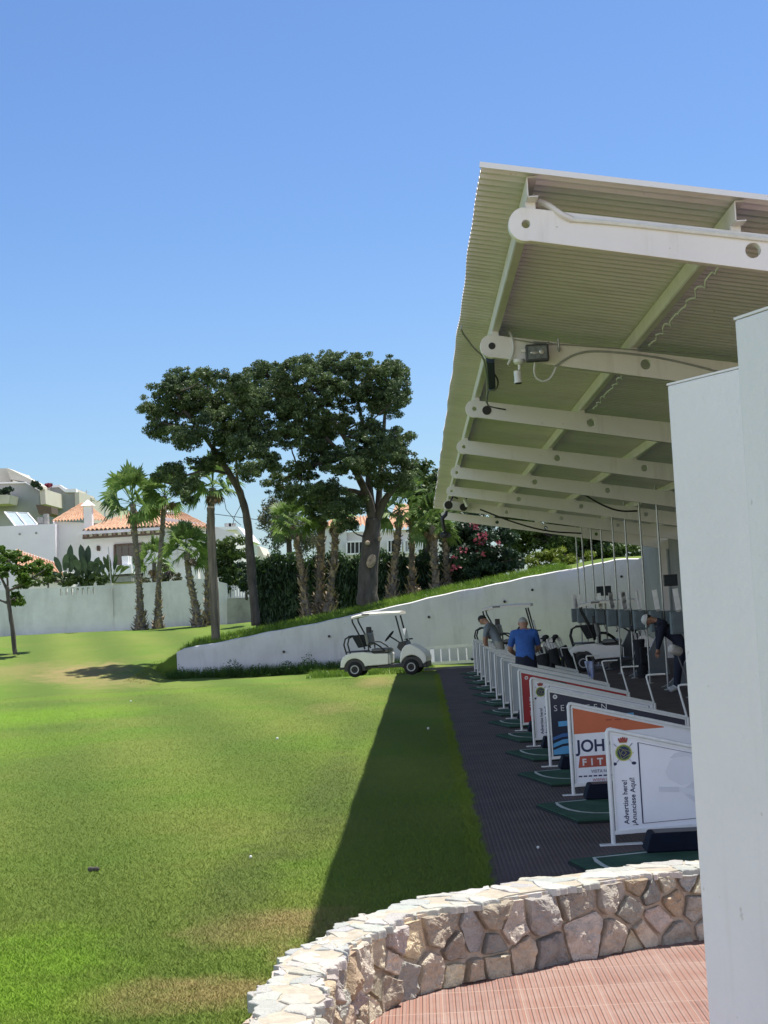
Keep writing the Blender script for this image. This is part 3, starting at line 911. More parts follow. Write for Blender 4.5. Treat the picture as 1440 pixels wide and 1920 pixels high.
for i in range(13):
    root, p = board_frame(i)
    y = -.0035
    if i in (0, 3):
        crest(p, .125, .735, .078, y)
        text_part("Advertise here!", .056, M_NAVY, p, (.135, y, .165), spin=R(90), bold=.0008, sx=1.0)
        text_part("¡Anunciese Aquí!", .056, M_NAVY, p, (.197, y, .150), spin=R(90), bold=.0008, sx=1.0)
        fr = MB(); q = [(.245, .165), (1.58, .225), (1.58, .47), (.245, .81)]
        for s, t in zip(q, q[1:] + q[:1]): fr.bar((s[0], y, s[1]), (t[0], y, t[1]), .010, .003)
        fr.build("frame_line", M_NAVY, p)
        # pale picture of a golfer: head and cap, shoulder, sleeve, club
        G = lambda pts: [(x - .13, z + .01) for x, z in pts]
        flat_poly(G([(.60, .50), (.58, .56), (.62, .64), (.70, .69), (.78, .68), (.84, .63), (.86, .55), (.80, .46), (.70, .44)]), y - .0002).build("picture_head", M_GHOST2, p)
        flat_poly(G([(.62, .66), (.66, .70), (.75, .715), (.83, .69), (.87, .62), (.83, .63), (.76, .67), (.69, .67)]), y - .002).build("picture_cap", M_GHOST, p)
        flat_poly(G([(.66, .43), (.80, .41), (.95, .47), (1.10, .50), (1.40, .42), (1.50, .25), (.90, .235), (.76, .33)]), y - .0002).build("picture_body", M_GHOST2, p)
        flat_poly(G([(.52, .40), (.68, .39), (.68, .43), (.52, .44)]), y - .002).build("picture_stripe", M_GHOST, p)
        flat_poly(G([(.72, .37), (.76, .37), (.98, .25), (.94, .24), (.86, .245)]), y - .002).build("picture_arm", M_GHOST, p)
        flat_poly(G([(.73, .42), (.84, .40), (.92, .50), (.88, .56), (.80, .47)]), y - .0018).build("picture_sleeve", M_GHOST, p)
    if i == 1:
        zc = .735
        flat_poly([(.04, zc - .12), (.95, zc - .10), (.95, top_z(.95) - .04), (.04, LZ - .05)], y).build("orange_band", M_ORANGE, p)
        text_part("JOHN", .168, M_NAVY, p, (.06, y, .435), bold=.004, sx=.95)
        flat_poly([(.065, .275), (.66, .285), (.69, .40), (.085, .39)], y - .0002).build("red_strip", mat("brick_red_print", (.40, .075, .045), .5), p)
        text_part("FIT", .095, M_PALE, p, (.105, y - .002, .297), bold=.003, space=1.9)
        text_part("VISITA N", .045, M_NAVY, p, (.19, y, .218), sx=.9)
        text_part("WWW.JO", .045, mat("brick_red_print", (.4, .075, .045)), p, (.20, y, .130), sx=.9)
        ln = MB()
        for k in range(9): ln.box((.08 + k * .05, y, .188), (.036, .002, .014))
        ln.build("small_print_line", M_NAVY, p)
        ln = MB()
        for k in range(5): ln.box((.40 + k * .09, y - .002, .742 - k * .001), (.06, .002, .014))
        ln.build("small_print_line", mat("dark_orange_print", (.36, .07, .03)), p)
    if i == 2:
        def disc(cx, cz, r, m, nm, yy): flat_poly([(cx + r * math.cos(k * .5236), cz + r * math.sin(k * .5236)) for k in range(12)], yy).build(nm, m, p)
        disc(.10, .825, .027, M_PALE, "round_mark", y); disc(.10, .825, .010, M_NIGHT, "round_mark_centre", y - .002)
        text_part("S E", .10, M_PALE, p, (.075, y, .655), space=1.05, bold=-.001)
        text_part("Z E N", .10, M_PALE, p, (.445, y, .645), space=1.1, bold=-.001)
        flat_poly([(.83, .545), (1.02, .548), (1.02, .588), (.83, .585)], y).build("blue_bar", M_CYAN, p)
        flat_poly([(.12, .47), (.24, .475), (.24, .535), (.12, .53)], y).build("blue_bar", M_CYAN, p)
        flat_poly([(.045, .31), (.16, .345), (.34, .36), (.34, .40), (.16, .385), (.045, .345)], y).build("blue_swoosh", M_BLUEP, p)
        flat_poly([(.045, .225), (.16, .265), (.34, .28), (.34, .33), (.16, .315), (.045, .27)], y).build("blue_swoosh", M_CYAN, p)
        flat_poly([(.045, .14), (.34, .15), (.34, .25), (.16, .235), (.045, .195)], y).build("blue_swoosh", M_CYAN, p)
    if i == 4:
        def disc(cx, cz, r, m, nm, yy): flat_poly([(cx + r * math.cos(k * .5236), cz + r * math.sin(k * .5236)) for k in range(12)], yy).build(nm, m, p)
        disc(.115, .80, .028, M_PALE, "round_mark", y); disc(.115, .80, .012, M_RED, "round_mark_centre", y - .002)
        ln = MB()
        for z, w in ((.50, .14), (.475, .16), (.45, .13), (.40, .17), (.36, .12), (.29, .15), (.262, .14), (.234, .16)):
            ln.box((.14 + w / 2, y, z), (w, .002, .012))
        ln.build("small_print_line", M_PALE, p)
        flat_poly([(.45, top_z(.45) - .075), (.72, top_z(.72) - .075), (.72, top_z(.72) - .05), (.45, top_z(.45) - .05)], y).build("dark_bar", M_BLACK, p)
    if i in (5, 6, 10):
        flat_poly([(.42 + .16 * math.cos(k * .5236), top_z(.42 + .16 * math.cos(k * .5236)) - .085 + .018 * math.sin(k * .5236)) for k in range(12)], y).build("oval_mark", M_DKFAB, p)

# ------------------------------------------------------------------ hitting mats and ball trays
M_MAT = mat("green_mat_turf", (.018, .088, .046), .95, .25, 2.2, col2=(.045, .125, .07), bump=.003, bscale=200) if 1 else mat("green_mat_turf", (.018, .095, .05), .95, .2, 30, .003, 200)
M_MATE = mat("mat_rubber_edge", (.012, .02, .018), .9)
M_LINE = mat("mat_white_line", (.62, .66, .60), .8)
M_TRAY = mat("dark_blue_tray", (.006, .009, .020), .75, .2, 8, spec=.15)
proto = None
for i in range(13):
    Y = BOARD_Y[i]
    lab = ["hitting mat nearest the stone wall, green with a white line", "green hitting mat in front of the orange-topped board", "green hitting mat in front of the blue-black board", "green hitting mat in front of the second crest board",
           "green hitting mat in front of the red board", "green hitting mat just behind the red board", "green hitting mat two bays behind the red board", "green hitting mat three bays behind the red board", "green hitting mat four bays behind the red board", "fourth green hitting mat from the far end",
           "third green hitting mat from the far end", "second green hitting mat from the far end", "farthest green hitting mat, near the ladder"][i]
    tl = lab.replace("green hitting mat", "black ball tray on the green mat").replace("hitting mat nearest the stone wall, green with a white line", "nearest black ball tray, below the crest board by the stone wall")
    if i > 4: tl = lab.replace("green hitting mat", "small black ball tray on the mat")
    if proto is None:
        root = empty("hitting_mat", (BX, Y, .012), lab, "mat", "green hitting mats of the bays")
        pts = [(-.16, -2.05), (-.44, -.78), (.42, -.42), (1.75, -.42), (1.75, -2.05)]
        b = MB(); b.prism([(x, y_, 0) for x, y_ in pts], (0, 0, 0), (0, 0, .022)); b.build("rubber_base", M_MATE, root)
        b = MB(); b.prism([(x * .985 + .008, y_ * .985 - .015, 0) for x, y_ in pts], (0, 0, .022), (0, 0, .036)); b.build("turf", M_MAT, root)
        ln = MB()
        path = [(.44, -.56), (-.24, -.77), (-.235, -.95), (-.21, -1.15), (-.16, -1.35), (-.08, -1.52), (.03, -1.64), (.2, -1.70), (.6, -1.73), (1.6, -1.73)]
        lw = .02
        L_, R_ = [], []
        for k, q in enumerate(path):
            a = np.array(path[max(0, k - 1)]); c_ = np.array(path[min(len(path) - 1, k + 1)]); d = (c_ - a) / np.linalg.norm(c_ - a)
            nx = np.array((-d[1], d[0])) * lw; L_.append(np.array(q) + nx); R_.append(np.array(q) - nx)
        vs = [(q[0], q[1], .038) for q in L_] + [(q[0], q[1], .038) for q in R_]; n_ = len(path)
        ln.add(vs, [(k, k + 1, n_ + k + 1, n_ + k) for k in range(n_ - 1)])
        ln.build("white_line", M_LINE, root)
        rt = empty("ball_tray", (BX + .5, Y - .55, .05), tl, "tray", "black ball trays on the mats")
        t = MB(); w0, w1 = .66, .60
        t.box((0, 0, .07), (w0, .30, .14), taper=.86); t.build("tray_body", M_TRAY, rt, bevel=.012)
        t = MB(); t.box((0, 0, .1395), (.50, .20, .006)); t.build("ball_well", M_BLACK, rt)
        proto = (root, rt)
    else:
        root = copy_tree(proto[0]); root.location = (BX, Y, .012); root["label"] = lab
        rt = copy_tree(proto[1]); rt.location = (BX + (.5 if i else .5) - .12 * (i > 0), Y - .55, .05); rt["label"] = tl

# ------------------------------------------------------------------ poles with dispensers and screens
M_BOX = mat("blue_grey_cabinet", (.13, .17, .19), .5, .12, 5)
M_SHEETW = mat("white_card", (.92, .92, .92), .5)
PY = [30.1, 32.75, 35.3, 37.85, 40.3, 42.9, 45.4, 47.9, 49.7]
pp = None
pl = ["grey bay pole nearest the white walls, partly hidden", "grey bay pole beside the stooping golfer in navy", "third grey bay pole from the right, with a thin card over its cabinet", "fourth grey bay pole from the right, with a wide white card",
      "fifth grey bay pole from the right, with a slim white card", "fourth grey bay pole from the far end", "third grey bay pole from the far end", "second farthest grey bay pole", "farthest grey bay pole, with a square white card"]
for i, Y in enumerate(PY):
    if pp is None:
        root = empty("bay_pole", (4.93, Y, .012), pl[0], "pole", "grey poles with cabinets in the bays")
        zt = roof_z(4.93) - .05
        t = MB(); t.tube([(0, 0, 0), (0, 0, zt)], .022, 10); t.build("pole_tube", M_STEEL, root, smooth=True)
        t = MB(); t.lathe((0, 0, 0), (0, 0, 1), [(0, .09), (.01, .09), (.03, .03)], 14); t.build("foot", M_STEEL, root)
        t = MB(); t.box((-.15, .02, 1.40), (.25, .22, .42)); t.box((-.15, -.10, 1.40), (.20, .02, .36)); t.build("cabinet", M_BOX, root, bevel=.008)
        t = MB(); t.box((.12, .0, 1.41), (.19, .26, .38)); t.build("side_cabinet", M_BOX, root, bevel=.008)
        t = MB(); t.bar((-.08, -.02, 1.25), (0, 0, 1.0), .02); t.build("bracket", M_STEEL, root); t = MB(); t.bar((-.13, -.1, 1.60), (-.13, -.1, 1.64), .06, .02); t.build("card_clip", M_STEEL, root)
        pp = root
    else:
        root = copy_tree(pp); root.location = (4.93, Y, .012); root["label"] = pl[i]
    wd = [.10, 0, .02, .19, .11, 0, 0, 0, .17][i]
    if wd:
        t = MB(); Mx = Matrix.Rotation(R(-6), 3, 'Y')
        t.box((-.15, -.10, 1.84), (wd, .008, .40), M=Mx); t.build("card", M_SHEETW, root)

# curved grey side screens between the bays
sp = None
M_SCR = mat("grey_side_screen", (.18, .20, .21), .7, .08, 3)
for i, (Y, h, lab) in enumerate(((33.7, .95, "curved grey side screen nearest the white walls, below the rolled towel"), (38.9, 1.13, "curved grey side screen behind the stooping golfer"), (44.0, 1.15, "farthest curved grey side screen, right of the shaded cart"))):
    root = empty("side_screen", (4.93, Y, .012), lab, "screen", "curved side screens at the bays")
    pts = [(0, 0, 0), (1.0, 0, 0), (.80, 0, h)]
    for k in range(1, 9):
        t = k / 9; pts.append((.80 * (1 - t) ** 1.0, 0, h * (1 - t) ** 1.55))
    b = MB(); b.prism(pts, (0, -.012, 0), (0, .012, 0)); b.build("screen_panel", M_SCR, root)
    e = MB(); e.tube([pts[0]] + pts[:1:-1], .012, 6); e.build("edge_tube", M_STEEL, root)

# ------------------------------------------------------------------ ladder lying on its side against the wall
la = empty("ladder", (.8, 52.2, 0), "silver aluminium ladder lying on its side against the white wall", "ladder")
M_ALU = mat("aluminium", (.72, .73, .72), .35, .06, 8, metal=.35)
b = MB()
p0, p1 = Vector((.0, 52.4, .07)), Vector((2.6, 52.4, .07)); q0, q1 = Vector((-.05, 52.6, .56)), Vector((2.6, 52.6, .60))
b.bar(p0, p1, .03, .09); W(b, "rail", M_ALU, la)
b = MB(); b.bar(q0, q1, .03, .09); W(b, "rail", M_ALU, la)
for k in range(9):
    x = .30 + k * .28
    b = MB(); b.bar((x, 52.4, .10), (x, 52.6, .56), .04 if k else .13, .03); W(b, "rung", M_ALU, la)

# ------------------------------------------------------------------ golf carts
M_CARTW = mat("cart_body_shell", (.80, .79, .74), .28, .04, 4, coat=.4)
M_SEAT = mat("grey_seat_vinyl", (.17, .17, .16), .5, .1, 12)
M_TYRE = mat("tyre_rubber", (.018, .018, .018), .85, .2, 30)
M_RIM = mat("hub_cap", (.55, .55, .54), .35, .05, 10)
M_ROOFC = mat("cart_roof_plastic", (.80, .76, .68), .4, .03, 5)
M_GLASS = mat("clear_card", (.62, .66, .70), .15)
def tyre(root, x, y, r=.225, w=.19, side=-1):
    t = MB(); c = Vector((x, y, r))
    t.lathe(c - Vector((0, w / 2, 0)), (0, 1, 0), [(0, r * .55), (0, r * .86), (.02, r * .97), (.05, r), (w - .05, r), (w - .02, r * .97), (w, r * .86), (w, r * .55)], 28)
    wh = t.build("wheel", M_TYRE, root, smooth=True)
    o = y + side * w / 2
    h = MB(); h.lathe((x, o - side * .015, r), (0, side, 0), [(0, r * .57), (.022, r * .57), (.03, r * .53), (.022, r * .44), (.010, r * .42), (.010, .01)], 24)
    h.build("rim", M_RIM, wh, smooth=True)
    h = MB()
    for k in range(8):
        a = 2 * math.pi * k / 8
        h.prism([(x + rr * math.cos(a + da), o + side * .006, r + rr * math.sin(a + da)) for rr, da in ((r * .16, -.35), (r * .40, -.2), (r * .40, .2), (r * .16, .35))], (0, 0, 0), (0, side * -.012, 0))
    h.build("rim_opening", M_BLACK, wh)
def make_cart(loc, rz, label):
    "nose towards +X; the side seen faces -Y"
    root = empty("golf_cart", loc, label, "golf cart", None, rz)
    hw = .56
    for x in (.0, 1.66):
        for s in (-1, 1): tyre(root, x, s * .47, side=s)
    def arch(cx, r, a0, a1, n=12): return [(cx + r * math.cos(a0 + (a1 - a0) * k / n), .235 + r * math.sin(a0 + (a1 - a0) * k / n)) for k in range(n + 1)]
    # rear body with wheel arches
    P = [(-.42, .30), (-.40, .48), (-.33, .60), (-.20, .68), (.10, .72), (.30, .72), (.42, .70), (.62, .66), (.98, .655), (1.02, .62), (1.0, .335), (.40, .315)] + arch(0, .315, R(12), R(168))
    def shell(P, hw, name, m, bev=.02):
        b = MB(); b.prism([(x, 0, z) for x, z in P], (0, -hw, 0), (0, hw, 0)); return b.build(name, m, root, bevel=bev)
    shell(P, hw, "rear_body", M_CARTW)
    b = MB(); b.box((0, 0, .36), (.62, 1.05, .36)); b.build("wheel_well", M_BLACK, root)
    P = [(1.33, .40), (1.36, .60), (1.42, .76), (1.52, .86), (1.64, .88), (1.80, .82), (1.96, .72), (2.06, .62), (2.12, .50), (2.12, .36)] + [(x, z) for x, z in arch(1.68, .33, R(10), R(165))]
    shell(P, hw - .02, "front_cowl", M_CARTW, .035)
    b = MB(); b.box((1.70, 0, .36), (.60, 1.03, .34)); b.box((2.02, 0, .27), (.2, .96, .16)); b.build("front_bumper", M_BLACK, root, bevel=.02)
    b = MB(); b.box((1.08, 0, .275), (.78, 1.08, .085)); b.box((.7, 0, .26), (1.9, .9, .05)); b.box((-.40, 0, .27), (.14, .9, .07)); b.build("floor_pan", M_BLACK, root, bevel=.01)
    b = MB(); b.box((.02, 0, .735), (.56, .98, .03)); b.build("bag_well", M_BLACK, root)
    b = MB(); b.box((.76, 0, .735), (.50, 1.06, .13)); b.build("seat", M_SEAT, root, bevel=.04)
    b = MB(); b.box((.40, 0, 1.08), (.11, 1.04, .36), M=Matrix.Rotation(R(-10), 3, 'Y')); b.build("backrest", M_SEAT, root, bevel=.04)
    b = MB(); b.prism([(-.06, 0, 1.20), (.30, 0, 1.22), (.36, 0, .88), (.12, 0, .84)], (0, -.45, 0), (0, .45, 0)); b.build("basket", M_DKFAB, root, bevel=.01)
    for s in (-1, 1):
        b = MB(); b.tube([(.92, s * .55, .72), (.78, s * .55, .86), (.62, s * .55, .97), (.46, s * .55, .985), (.44, s * .55, .90), (.44, s * .55, .74), (.6, s * .55, .71), (.92, s * .55, .72)], .022, 8); b.build("armrest", M_BLACK, root, smooth=True)
        b = MB(); b.tube([(.32, s * .48, .80), (.16, s * .48, 1.25), (.00, s * .48, 1.58), (-.02, s * .48, 1.68), (.04, s * .48, 1.74)], .024, 8); b.build("roof_strut", M_BLACK, root, smooth=True)
        b = MB(); b.tube([(1.46, s * .46, .86), (1.36, s * .46, 1.30), (1.27, s * .46, 1.72)], .024, 8); b.build("roof_strut", M_BLACK, root, smooth=True)
        b = MB(); b.tube([(-.26, s * .30, .66), (-.33, s * .30, .95), (-.28, s * .30, 1.12), (-.16, s * .30, 1.18), (.1, s * .3, 1.19)], .024, 8); b.build("bag_rail", M_BLACK, root, smooth=True)
    b = MB(); b.tube([(-.16, -.36, 1.185), (-.16, .36, 1.185)], .028, 8); b.build("bag_rail", M_BLACK, root, smooth=True)
    b = MB(); b.box((.33, .30, 1.30), (.14, .18, .26)); b.build("ball_washer", M_BLACK, root, bevel=.02)
    # roof, slightly crowned and drooping at the rear
    b = MB(); nx = 14
    vs = []
    for k in range(nx + 1):
        x = -.02 + 1.44 * k / nx; t = k / nx
        zc = 1.735 + .10 * (1 - math.exp(-t * 5)) * 1 - .02 * t
        for yy, dz in ((-.57, 0), (-.50, .028), (0, .042), (.50, .028), (.57, 0)): vs.append((x, yy, zc + dz))
        for yy in (.57, -.57): vs.append((x, yy, zc - .05))
    fs = []
    for k in range(nx):
        for j in range(7): fs.append((k * 7 + j, k * 7 + (j + 1) % 7, (k + 1) * 7 + (j + 1) % 7, (k + 1) * 7 + j))
    fs.append(tuple(range(7))[::-1]); fs.append(tuple(nx * 7 + j for j in range(7)))
    b.add(vs, fs); b.build("roof", M_ROOFC, root)
    b = MB(); b.box((.40, -.572, 1.80), (.22, .006, .05)); b.build("roof_handle", M_SEAT, root)
    b = MB(); c = Vector((1.02, -.22, 1.14)); ax = Vector((-.62, 0, .55)).normalized(); u = Vector((0, 1, 0)); w_ = ax.cross(u)
    ring = [c + (u * math.cos(t) + w_ * math.sin(t)) * .18 for t in [2 * math.pi * k / 20 for k in range(21)]]
    b.tube(ring, .018, 6)
    for t in (0, 2.1, 4.2): b.bar(c, c + (u * math.cos(t) + w_ * math.sin(t)) * .18, .03, .015)
    b.build("steering_wheel", M_BLACK, root, smooth=True)
    b = MB(); b.tube([c, (1.34, -.22, .92)], .022, 8); b.build("steering_column", M_BLACK, root, smooth=True)
    b = MB(); b.prism([(1.26, 0, .80), (1.33, 0, .96), (1.50, 0, .98), (1.56, 0, .84), (1.40, 0, .66)], (0, -.50, 0), (0, .50, 0)); b.build("dashboard", M_BLACK, root, bevel=.02)
    b = MB(); b.box((1.47, 0, 1.17), (.012, .78, .34), M=Matrix.Rotation(R(-12), 3, 'Y')); b.build("windscreen_card", M_GLASS, root)
    for s in (-1, 1):
        b = MB(); b.box((1.55 + .04 * s, s * .2, 1.02), (.10, .10, .04)); b.bar((1.52, s * .2, .96), (1.55, s * .2, 1.02), .015); b.build("cup_clip", M_BLACK, root)
    b = MB(); b.box((1.05, -.53, .47), (.02, .04, .26)); b.build("reflector", M_CARTW, root)
    return root
cart1 = make_cart((-1.93, 47.16, 0), R(-8), "white golf cart standing in the sun in front of the sloping white wall")
def dup_cart(loc, rz, label):
    r = cart1.copy(); COL.objects.link(r); r.location = loc; r.rotation_euler = (0, 0, rz); r["label"] = label
    for c in [x for x in COL.objects if x.parent == cart1]:
        d = c.copy(); COL.objects.link(d); d.parent = r
        for g in [x for x in COL.objects if x.parent == c]:
            h = g.copy(); COL.objects.link(h); h.parent = d
    return r
dup_cart((1.95, 48.7, .012), R(-8), "shaded golf cart behind the two men, its roof ending above the blue shirt")
dup_cart((4.28, 42.9, .012), R(-8), "golf cart deep under the canopy, seen between the grey poles")

# ------------------------------------------------------------------ golf bags
def golf_bag(loc, lean, label, rz=0):
    root = empty("golf_bag", loc, label, "golf bag", "golf bags standing in the bays", rz)
    ax = Vector((math.sin(lean), 0, math.cos(lean)))
    b = MB(); b.lathe((0, 0, .03), ax, [(0, .11), (.06, .125), (.4, .12), (.75, .125), (.84, .145), (.88, .14)], 16); b.build("bag_body", M_DKFAB, root, smooth=True)
    b = MB(); b.box(Vector((0, -.13, .03)) + ax * .32, (.20, .08, .34)); b.box(Vector((-.13, 0, .03)) + ax * .5, (.07, .18, .40)); b.build("pocket", M_DKFAB, root, bevel=.03)
    for s in (-1, 1):
        b = MB(); b.tube([Vector((0, 0, .03)) + ax * .78, Vector((.42, s * .22, .0))], .008, 6); b.build("stand_leg", M_BLACK, root)
    for k in range(7):
        a = 2 * math.pi * k / 7; t = Vector((0, 0, .03)) + ax * .8 + Vector((.07 * math.cos(a), .07 * math.sin(a), 0))
        e = t + (ax + Vector((.1 * math.cos(a), .1 * math.sin(a), 0))).normalized() * (.25 + .05 * (k % 3))
        b = MB(); b.tube([t, e], .006, 5); b.build("club_shaft", M_STEEL, root)
        b = MB()
        if k < 3: b.ball(e + Vector((.03, 0, .02)), (.075, .05, .05), 10, 6)
        else: b.box(e + Vector((.02, 0, .01)), (.08, .02, .05))
        b.build("club_head", M_DKFAB if k < 3 else M_STEEL, root, smooth=(k < 3))
    return root
for x, y, Y, lean, lab, rz in ((1035, 1275, 31.5, .22, "black golf bag standing right beside the man in blue", 2.6), (1058, 1262, 35.0, .30, "black golf bag leaning behind the bag beside the man in blue", 3.0),
                       (1085, 1258, 37.5, .45, "low leaning black golf bag left of the shaded cart's rear wheel", 3.2), (1205, 1262, 37.5, .1, "dark golf bag standing between two grey poles near the navy golfer", 2.0)):
    p = at(x, y, Y); golf_bag((p.x, Y, .012), lean, lab, rz)

# ------------------------------------------------------------------ people
M_SKIN = mat("skin", (.40, .22, .15), .55, .08, 14)
M_HAIRG = mat("grey_hair", (.36, .35, .33), .8, .2, 40)
M_HAIRD = mat("dark_hair", (.015, .012, .01), .7, .2, 40)
M_SHIRTB = mat("royal_blue_polo", (.035, .12, .42), .8, .14, 9, .006, 25)
M_SHIRTG = mat("grey_polo", (.19, .22, .25), .8, .14, 9, .006, 25)
M_KHAKI = mat("pale_khaki_cloth", (.34, .33, .29), .85, .1, 9, .005, 20)
M_NAVYC = mat("navy_cloth", (.012, .016, .035), .85, .2, 9, .005, 20)
M_CAPW = mat("white_cap", (.62, .62, .60), .8, .05, 9)
M_SHOE = mat("white_shoe", (.5, .5, .48), .6)

def person(loc, rz, label, shirt, trousers, hair, J, cap=None, bulk=1.0, sleeve_long=False, shorts=False, bald=False):
    """J: joint name -> local position. One skinned surface, clothes by material."""
    root = empty("person", loc, label, "person", None, rz)
    jt = {k: Vector(v) for k, v in J.items()}
    V = []; E = []; Rr = []; idx = {}
    def add(nm, p, r, par=None):
        idx[nm] = len(V); V.append(Vector(p)); Rr.append(r)
        if par is not None: E.append((idx[par], idx[nm]))
    P, N = jt["pelvis"], jt["neck"]
    add("pelvis", P, (.155, .12)); add("waist", P.lerp(N, .30), (.150, .11), "pelvis"); add("chest", P.lerp(N, .68), (.180, .125), "waist")
    add("upper", P.lerp(N, .88), (.14, .10), "chest"); add("neck", N, (.062, .062), "upper")
    H = jt["head"]; add("skull", H + (N - H) * .25, (.078, .088), "neck"); add("crown", H + (H - N) * .30, (.085, .10), "skull")
    for s in ("l", "r"):
        add("sh" + s, jt["sh" + s], (.072, .072), "upper"); add("el" + s, jt["el" + s], (.045, .045), "sh" + s)
        add("wr" + s, jt["wr" + s], (.030, .030), "el" + s)
        d = (jt["wr" + s] - jt["el" + s]).normalized(); palm = jt["wr" + s] + d * .065
        add("pa" + s, palm, (.042, .022), "wr" + s)
        side = d.cross(Vector((0, 1, 0.01))).normalized()
        for k, L in enumerate((.070, .080, .075, .058)):
            o = side * (.030 - .020 * k)
            b0 = palm + d * .03 + o; add("f%s%d" % (s, k), b0, (.010, .010), "pa" + s)
            cur = (d + Vector((0, 0, -.35))).normalized()
            add("g%s%d" % (s, k), b0 + d * L * .5, (.009, .009), "f%s%d" % (s, k)); add("h%s%d" % (s, k), b0 + d * L * .5 + cur * L * .5, (.008, .008), "g%s%d" % (s, k))
        add("t" + s, jt["wr" + s] + d * .03 + side * .038, (.011, .011), "pa" + s); add("u" + s, jt["wr" + s] + d * .065 + side * .062, (.009, .009), "t" + s)
        add("hip" + s, jt["hip" + s], (.098, .10), "pelvis"); add("kn" + s, jt["kn" + s], (.062, .065), "hip" + s)
        add("ca" + s, jt["kn" + s].lerp(jt["an" + s], .35), (.056, .06), "kn" + s)
        add("an" + s, jt["an" + s], (.038, .042), "ca" + s); add("to" + s, jt["an" + s] + Vector(jt.get("toe", (0, .17, 0))) + Vector((0, 0, -.045)), (.04, .03), "an" + s)
    me = bpy.data.meshes.new("body"); me.from_pydata([tuple(v) for v in V], E, [])
    o = bpy.data.objects.new("tmp", me); COL.objects.link(o)
    o.modifiers.new("skin", 'SKIN').use_smooth_shade = True
    sk = me.skin_vertices[0].data
    for i, r in enumerate(Rr):
        kb = bulk if max(r) > .035 and not any(idx.get(q) == i for q in ('neck', 'skull', 'crown', 'pal', 'par')) else 1
        sk[i].radius = (r[0] * kb, r[1] * kb)
    sk[0].use_root = True
    ss = o.modifiers.new("sub", 'SUBSURF'); ss.levels = 1; ss.render_levels = 1
    bpy.context.view_layer.update()
    body = bpy.data.meshes.new_from_object(o.evaluated_get(bpy.context.evaluated_depsgraph_get()))
    bpy.data.objects.remove(o)
    # clothes: nearest bone decides
    bones = [(V[a], V[b], a, b) for a, b in E]; names = {v: k for k, v in idx.items()}
    def which(p):
        best = None
        for a, b, ia, ib in bones:
            ab = b - a; t = max(0, min(1, (p - a).dot(ab) / max(ab.dot(ab), 1e-9))); d = (p - (a + ab * t)).length
            if best is None or d < best[0]: best = (d, t, names[ia], names[ib])
        return best
    body.materials.clear()
    for m in (M_SKIN, shirt, trousers, M_SHOE): body.materials.append(m)
    for f in body.polygons:
        d, t, a, b = which(f.center)
        k = 0
        if b in ("waist", "chest", "upper", "shl", "shr"): k = 1
        if a == "pelvis" and b == "waist": k = 2 if t < .1 else 1
        if b in ("ell", "elr"): k = 1 if (sleeve_long or t < .72) else 0
        if b in ("wrl", "wrr"): k = 1 if sleeve_long else 0
        if b.startswith("hip") or b.startswith("kn"): k = 2
        if b[:2] in ("ca", "an"): k = 0 if shorts and (b[:2] == "an" or t > .3) else 2
        if b[:2] == "to": k = 3
        f.material_index = k
    body.name = "body"
    bo = bpy.data.objects.new("body", body); COL.objects.link(bo); bo.parent = root
    up = (H - N).normalized(); fw = jt["face"].normalized(); fw = (fw - up * fw.dot(up)).normalized(); sd = up.cross(fw)
    Mh = Matrix((sd, fw, up)).transposed()
    hb = MB(); hb.ball(H + up * .015, (.076, .095, .115), 16, 12, M=Mh)
    for s in (-1, 1): hb.ball(H + sd * s * .078 - fw * .005, (.012, .02, .032), 8, 6, M=Mh)
    hb.ball(H + fw * .10 - up * .01, (.014, .02, .024), 8, 6, M=Mh)
    hb.ball(H + fw * .088 - up * .055, (.026, .010, .008), 8, 6, M=Mh)
    hb.build("face", M_SKIN, root, smooth='all')
    eb = MB()
    for s in (-1, 1): eb.ball(H + fw * .090 + sd * s * .032 + up * .015, (.012, .006, .008), 8, 6, M=Mh)
    eb.build("eyes", M_BLACK, root, smooth='all')
    hr = MB()
    vs = []; nu, nv = 18, 8
    rr = (.084, .104, .122)
    for i in range(nv + 1):
        for j in range(nu):
            u = 2 * math.pi * j / nu
            back = -math.sin(u)
            t0 = R(28) if bald else 0.0
            tm = R(72 + 50 * max(0, back) )
            t = t0 + (tm - t0) * i / nv
            v = Vector((rr[0] * math.sin(t) * math.cos(u), rr[1] * math.sin(t) * math.sin(u), rr[2] * math.cos(t)))
            vs.append(Mh @ (v * (1 + rnd.uniform(-.02, .02))) + H + up * .015)
    hr.add(vs, [(i * nu + j, i * nu + (j + 1) % nu, (i + 1) * nu + (j + 1) % nu, (i + 1) * nu + j) for i in range(nv) for j in range(nu)])
    hr.build("hair", hair, root, smooth='all')
    if cap:
        cb = MB(); vs = []
        for i in range(7):
            for j in range(18):
                u = 2 * math.pi * j / 18; t = R(84) * i / 6
                vs.append(Mh @ Vector((.092 * math.sin(t) * math.cos(u), .112 * math.sin(t) * math.sin(u), .115 * math.cos(t))) + H + up * .03)
        cb.add(vs, [(i * 18 + j, i * 18 + (j + 1) % 18, (i + 1) * 18 + (j + 1) % 18, (i + 1) * 18 + j) for i in range(6) for j in range(18)])
        cp = cb.build("cap", cap, root, smooth='all')
        bb = MB(); bb.prism([Mh @ Vector(q) + H + up * .035 for q in ((-.07, .08, 0), (-.05, .15, -.01), (0, .175, -.012), (.05, .15, -.01), (.07, .08, 0))], up * 0, up * .008)
        bb.build("peak", cap, cp)
    # collar
    co = MB(); co.lathe(N - (N - P).normalized() * .045, (N - P).normalized(), [(0, .095), (.03, .082), (.05, .074), (.05, .066)], 16); co.build("collar", shirt, root, smooth=True)
    return root

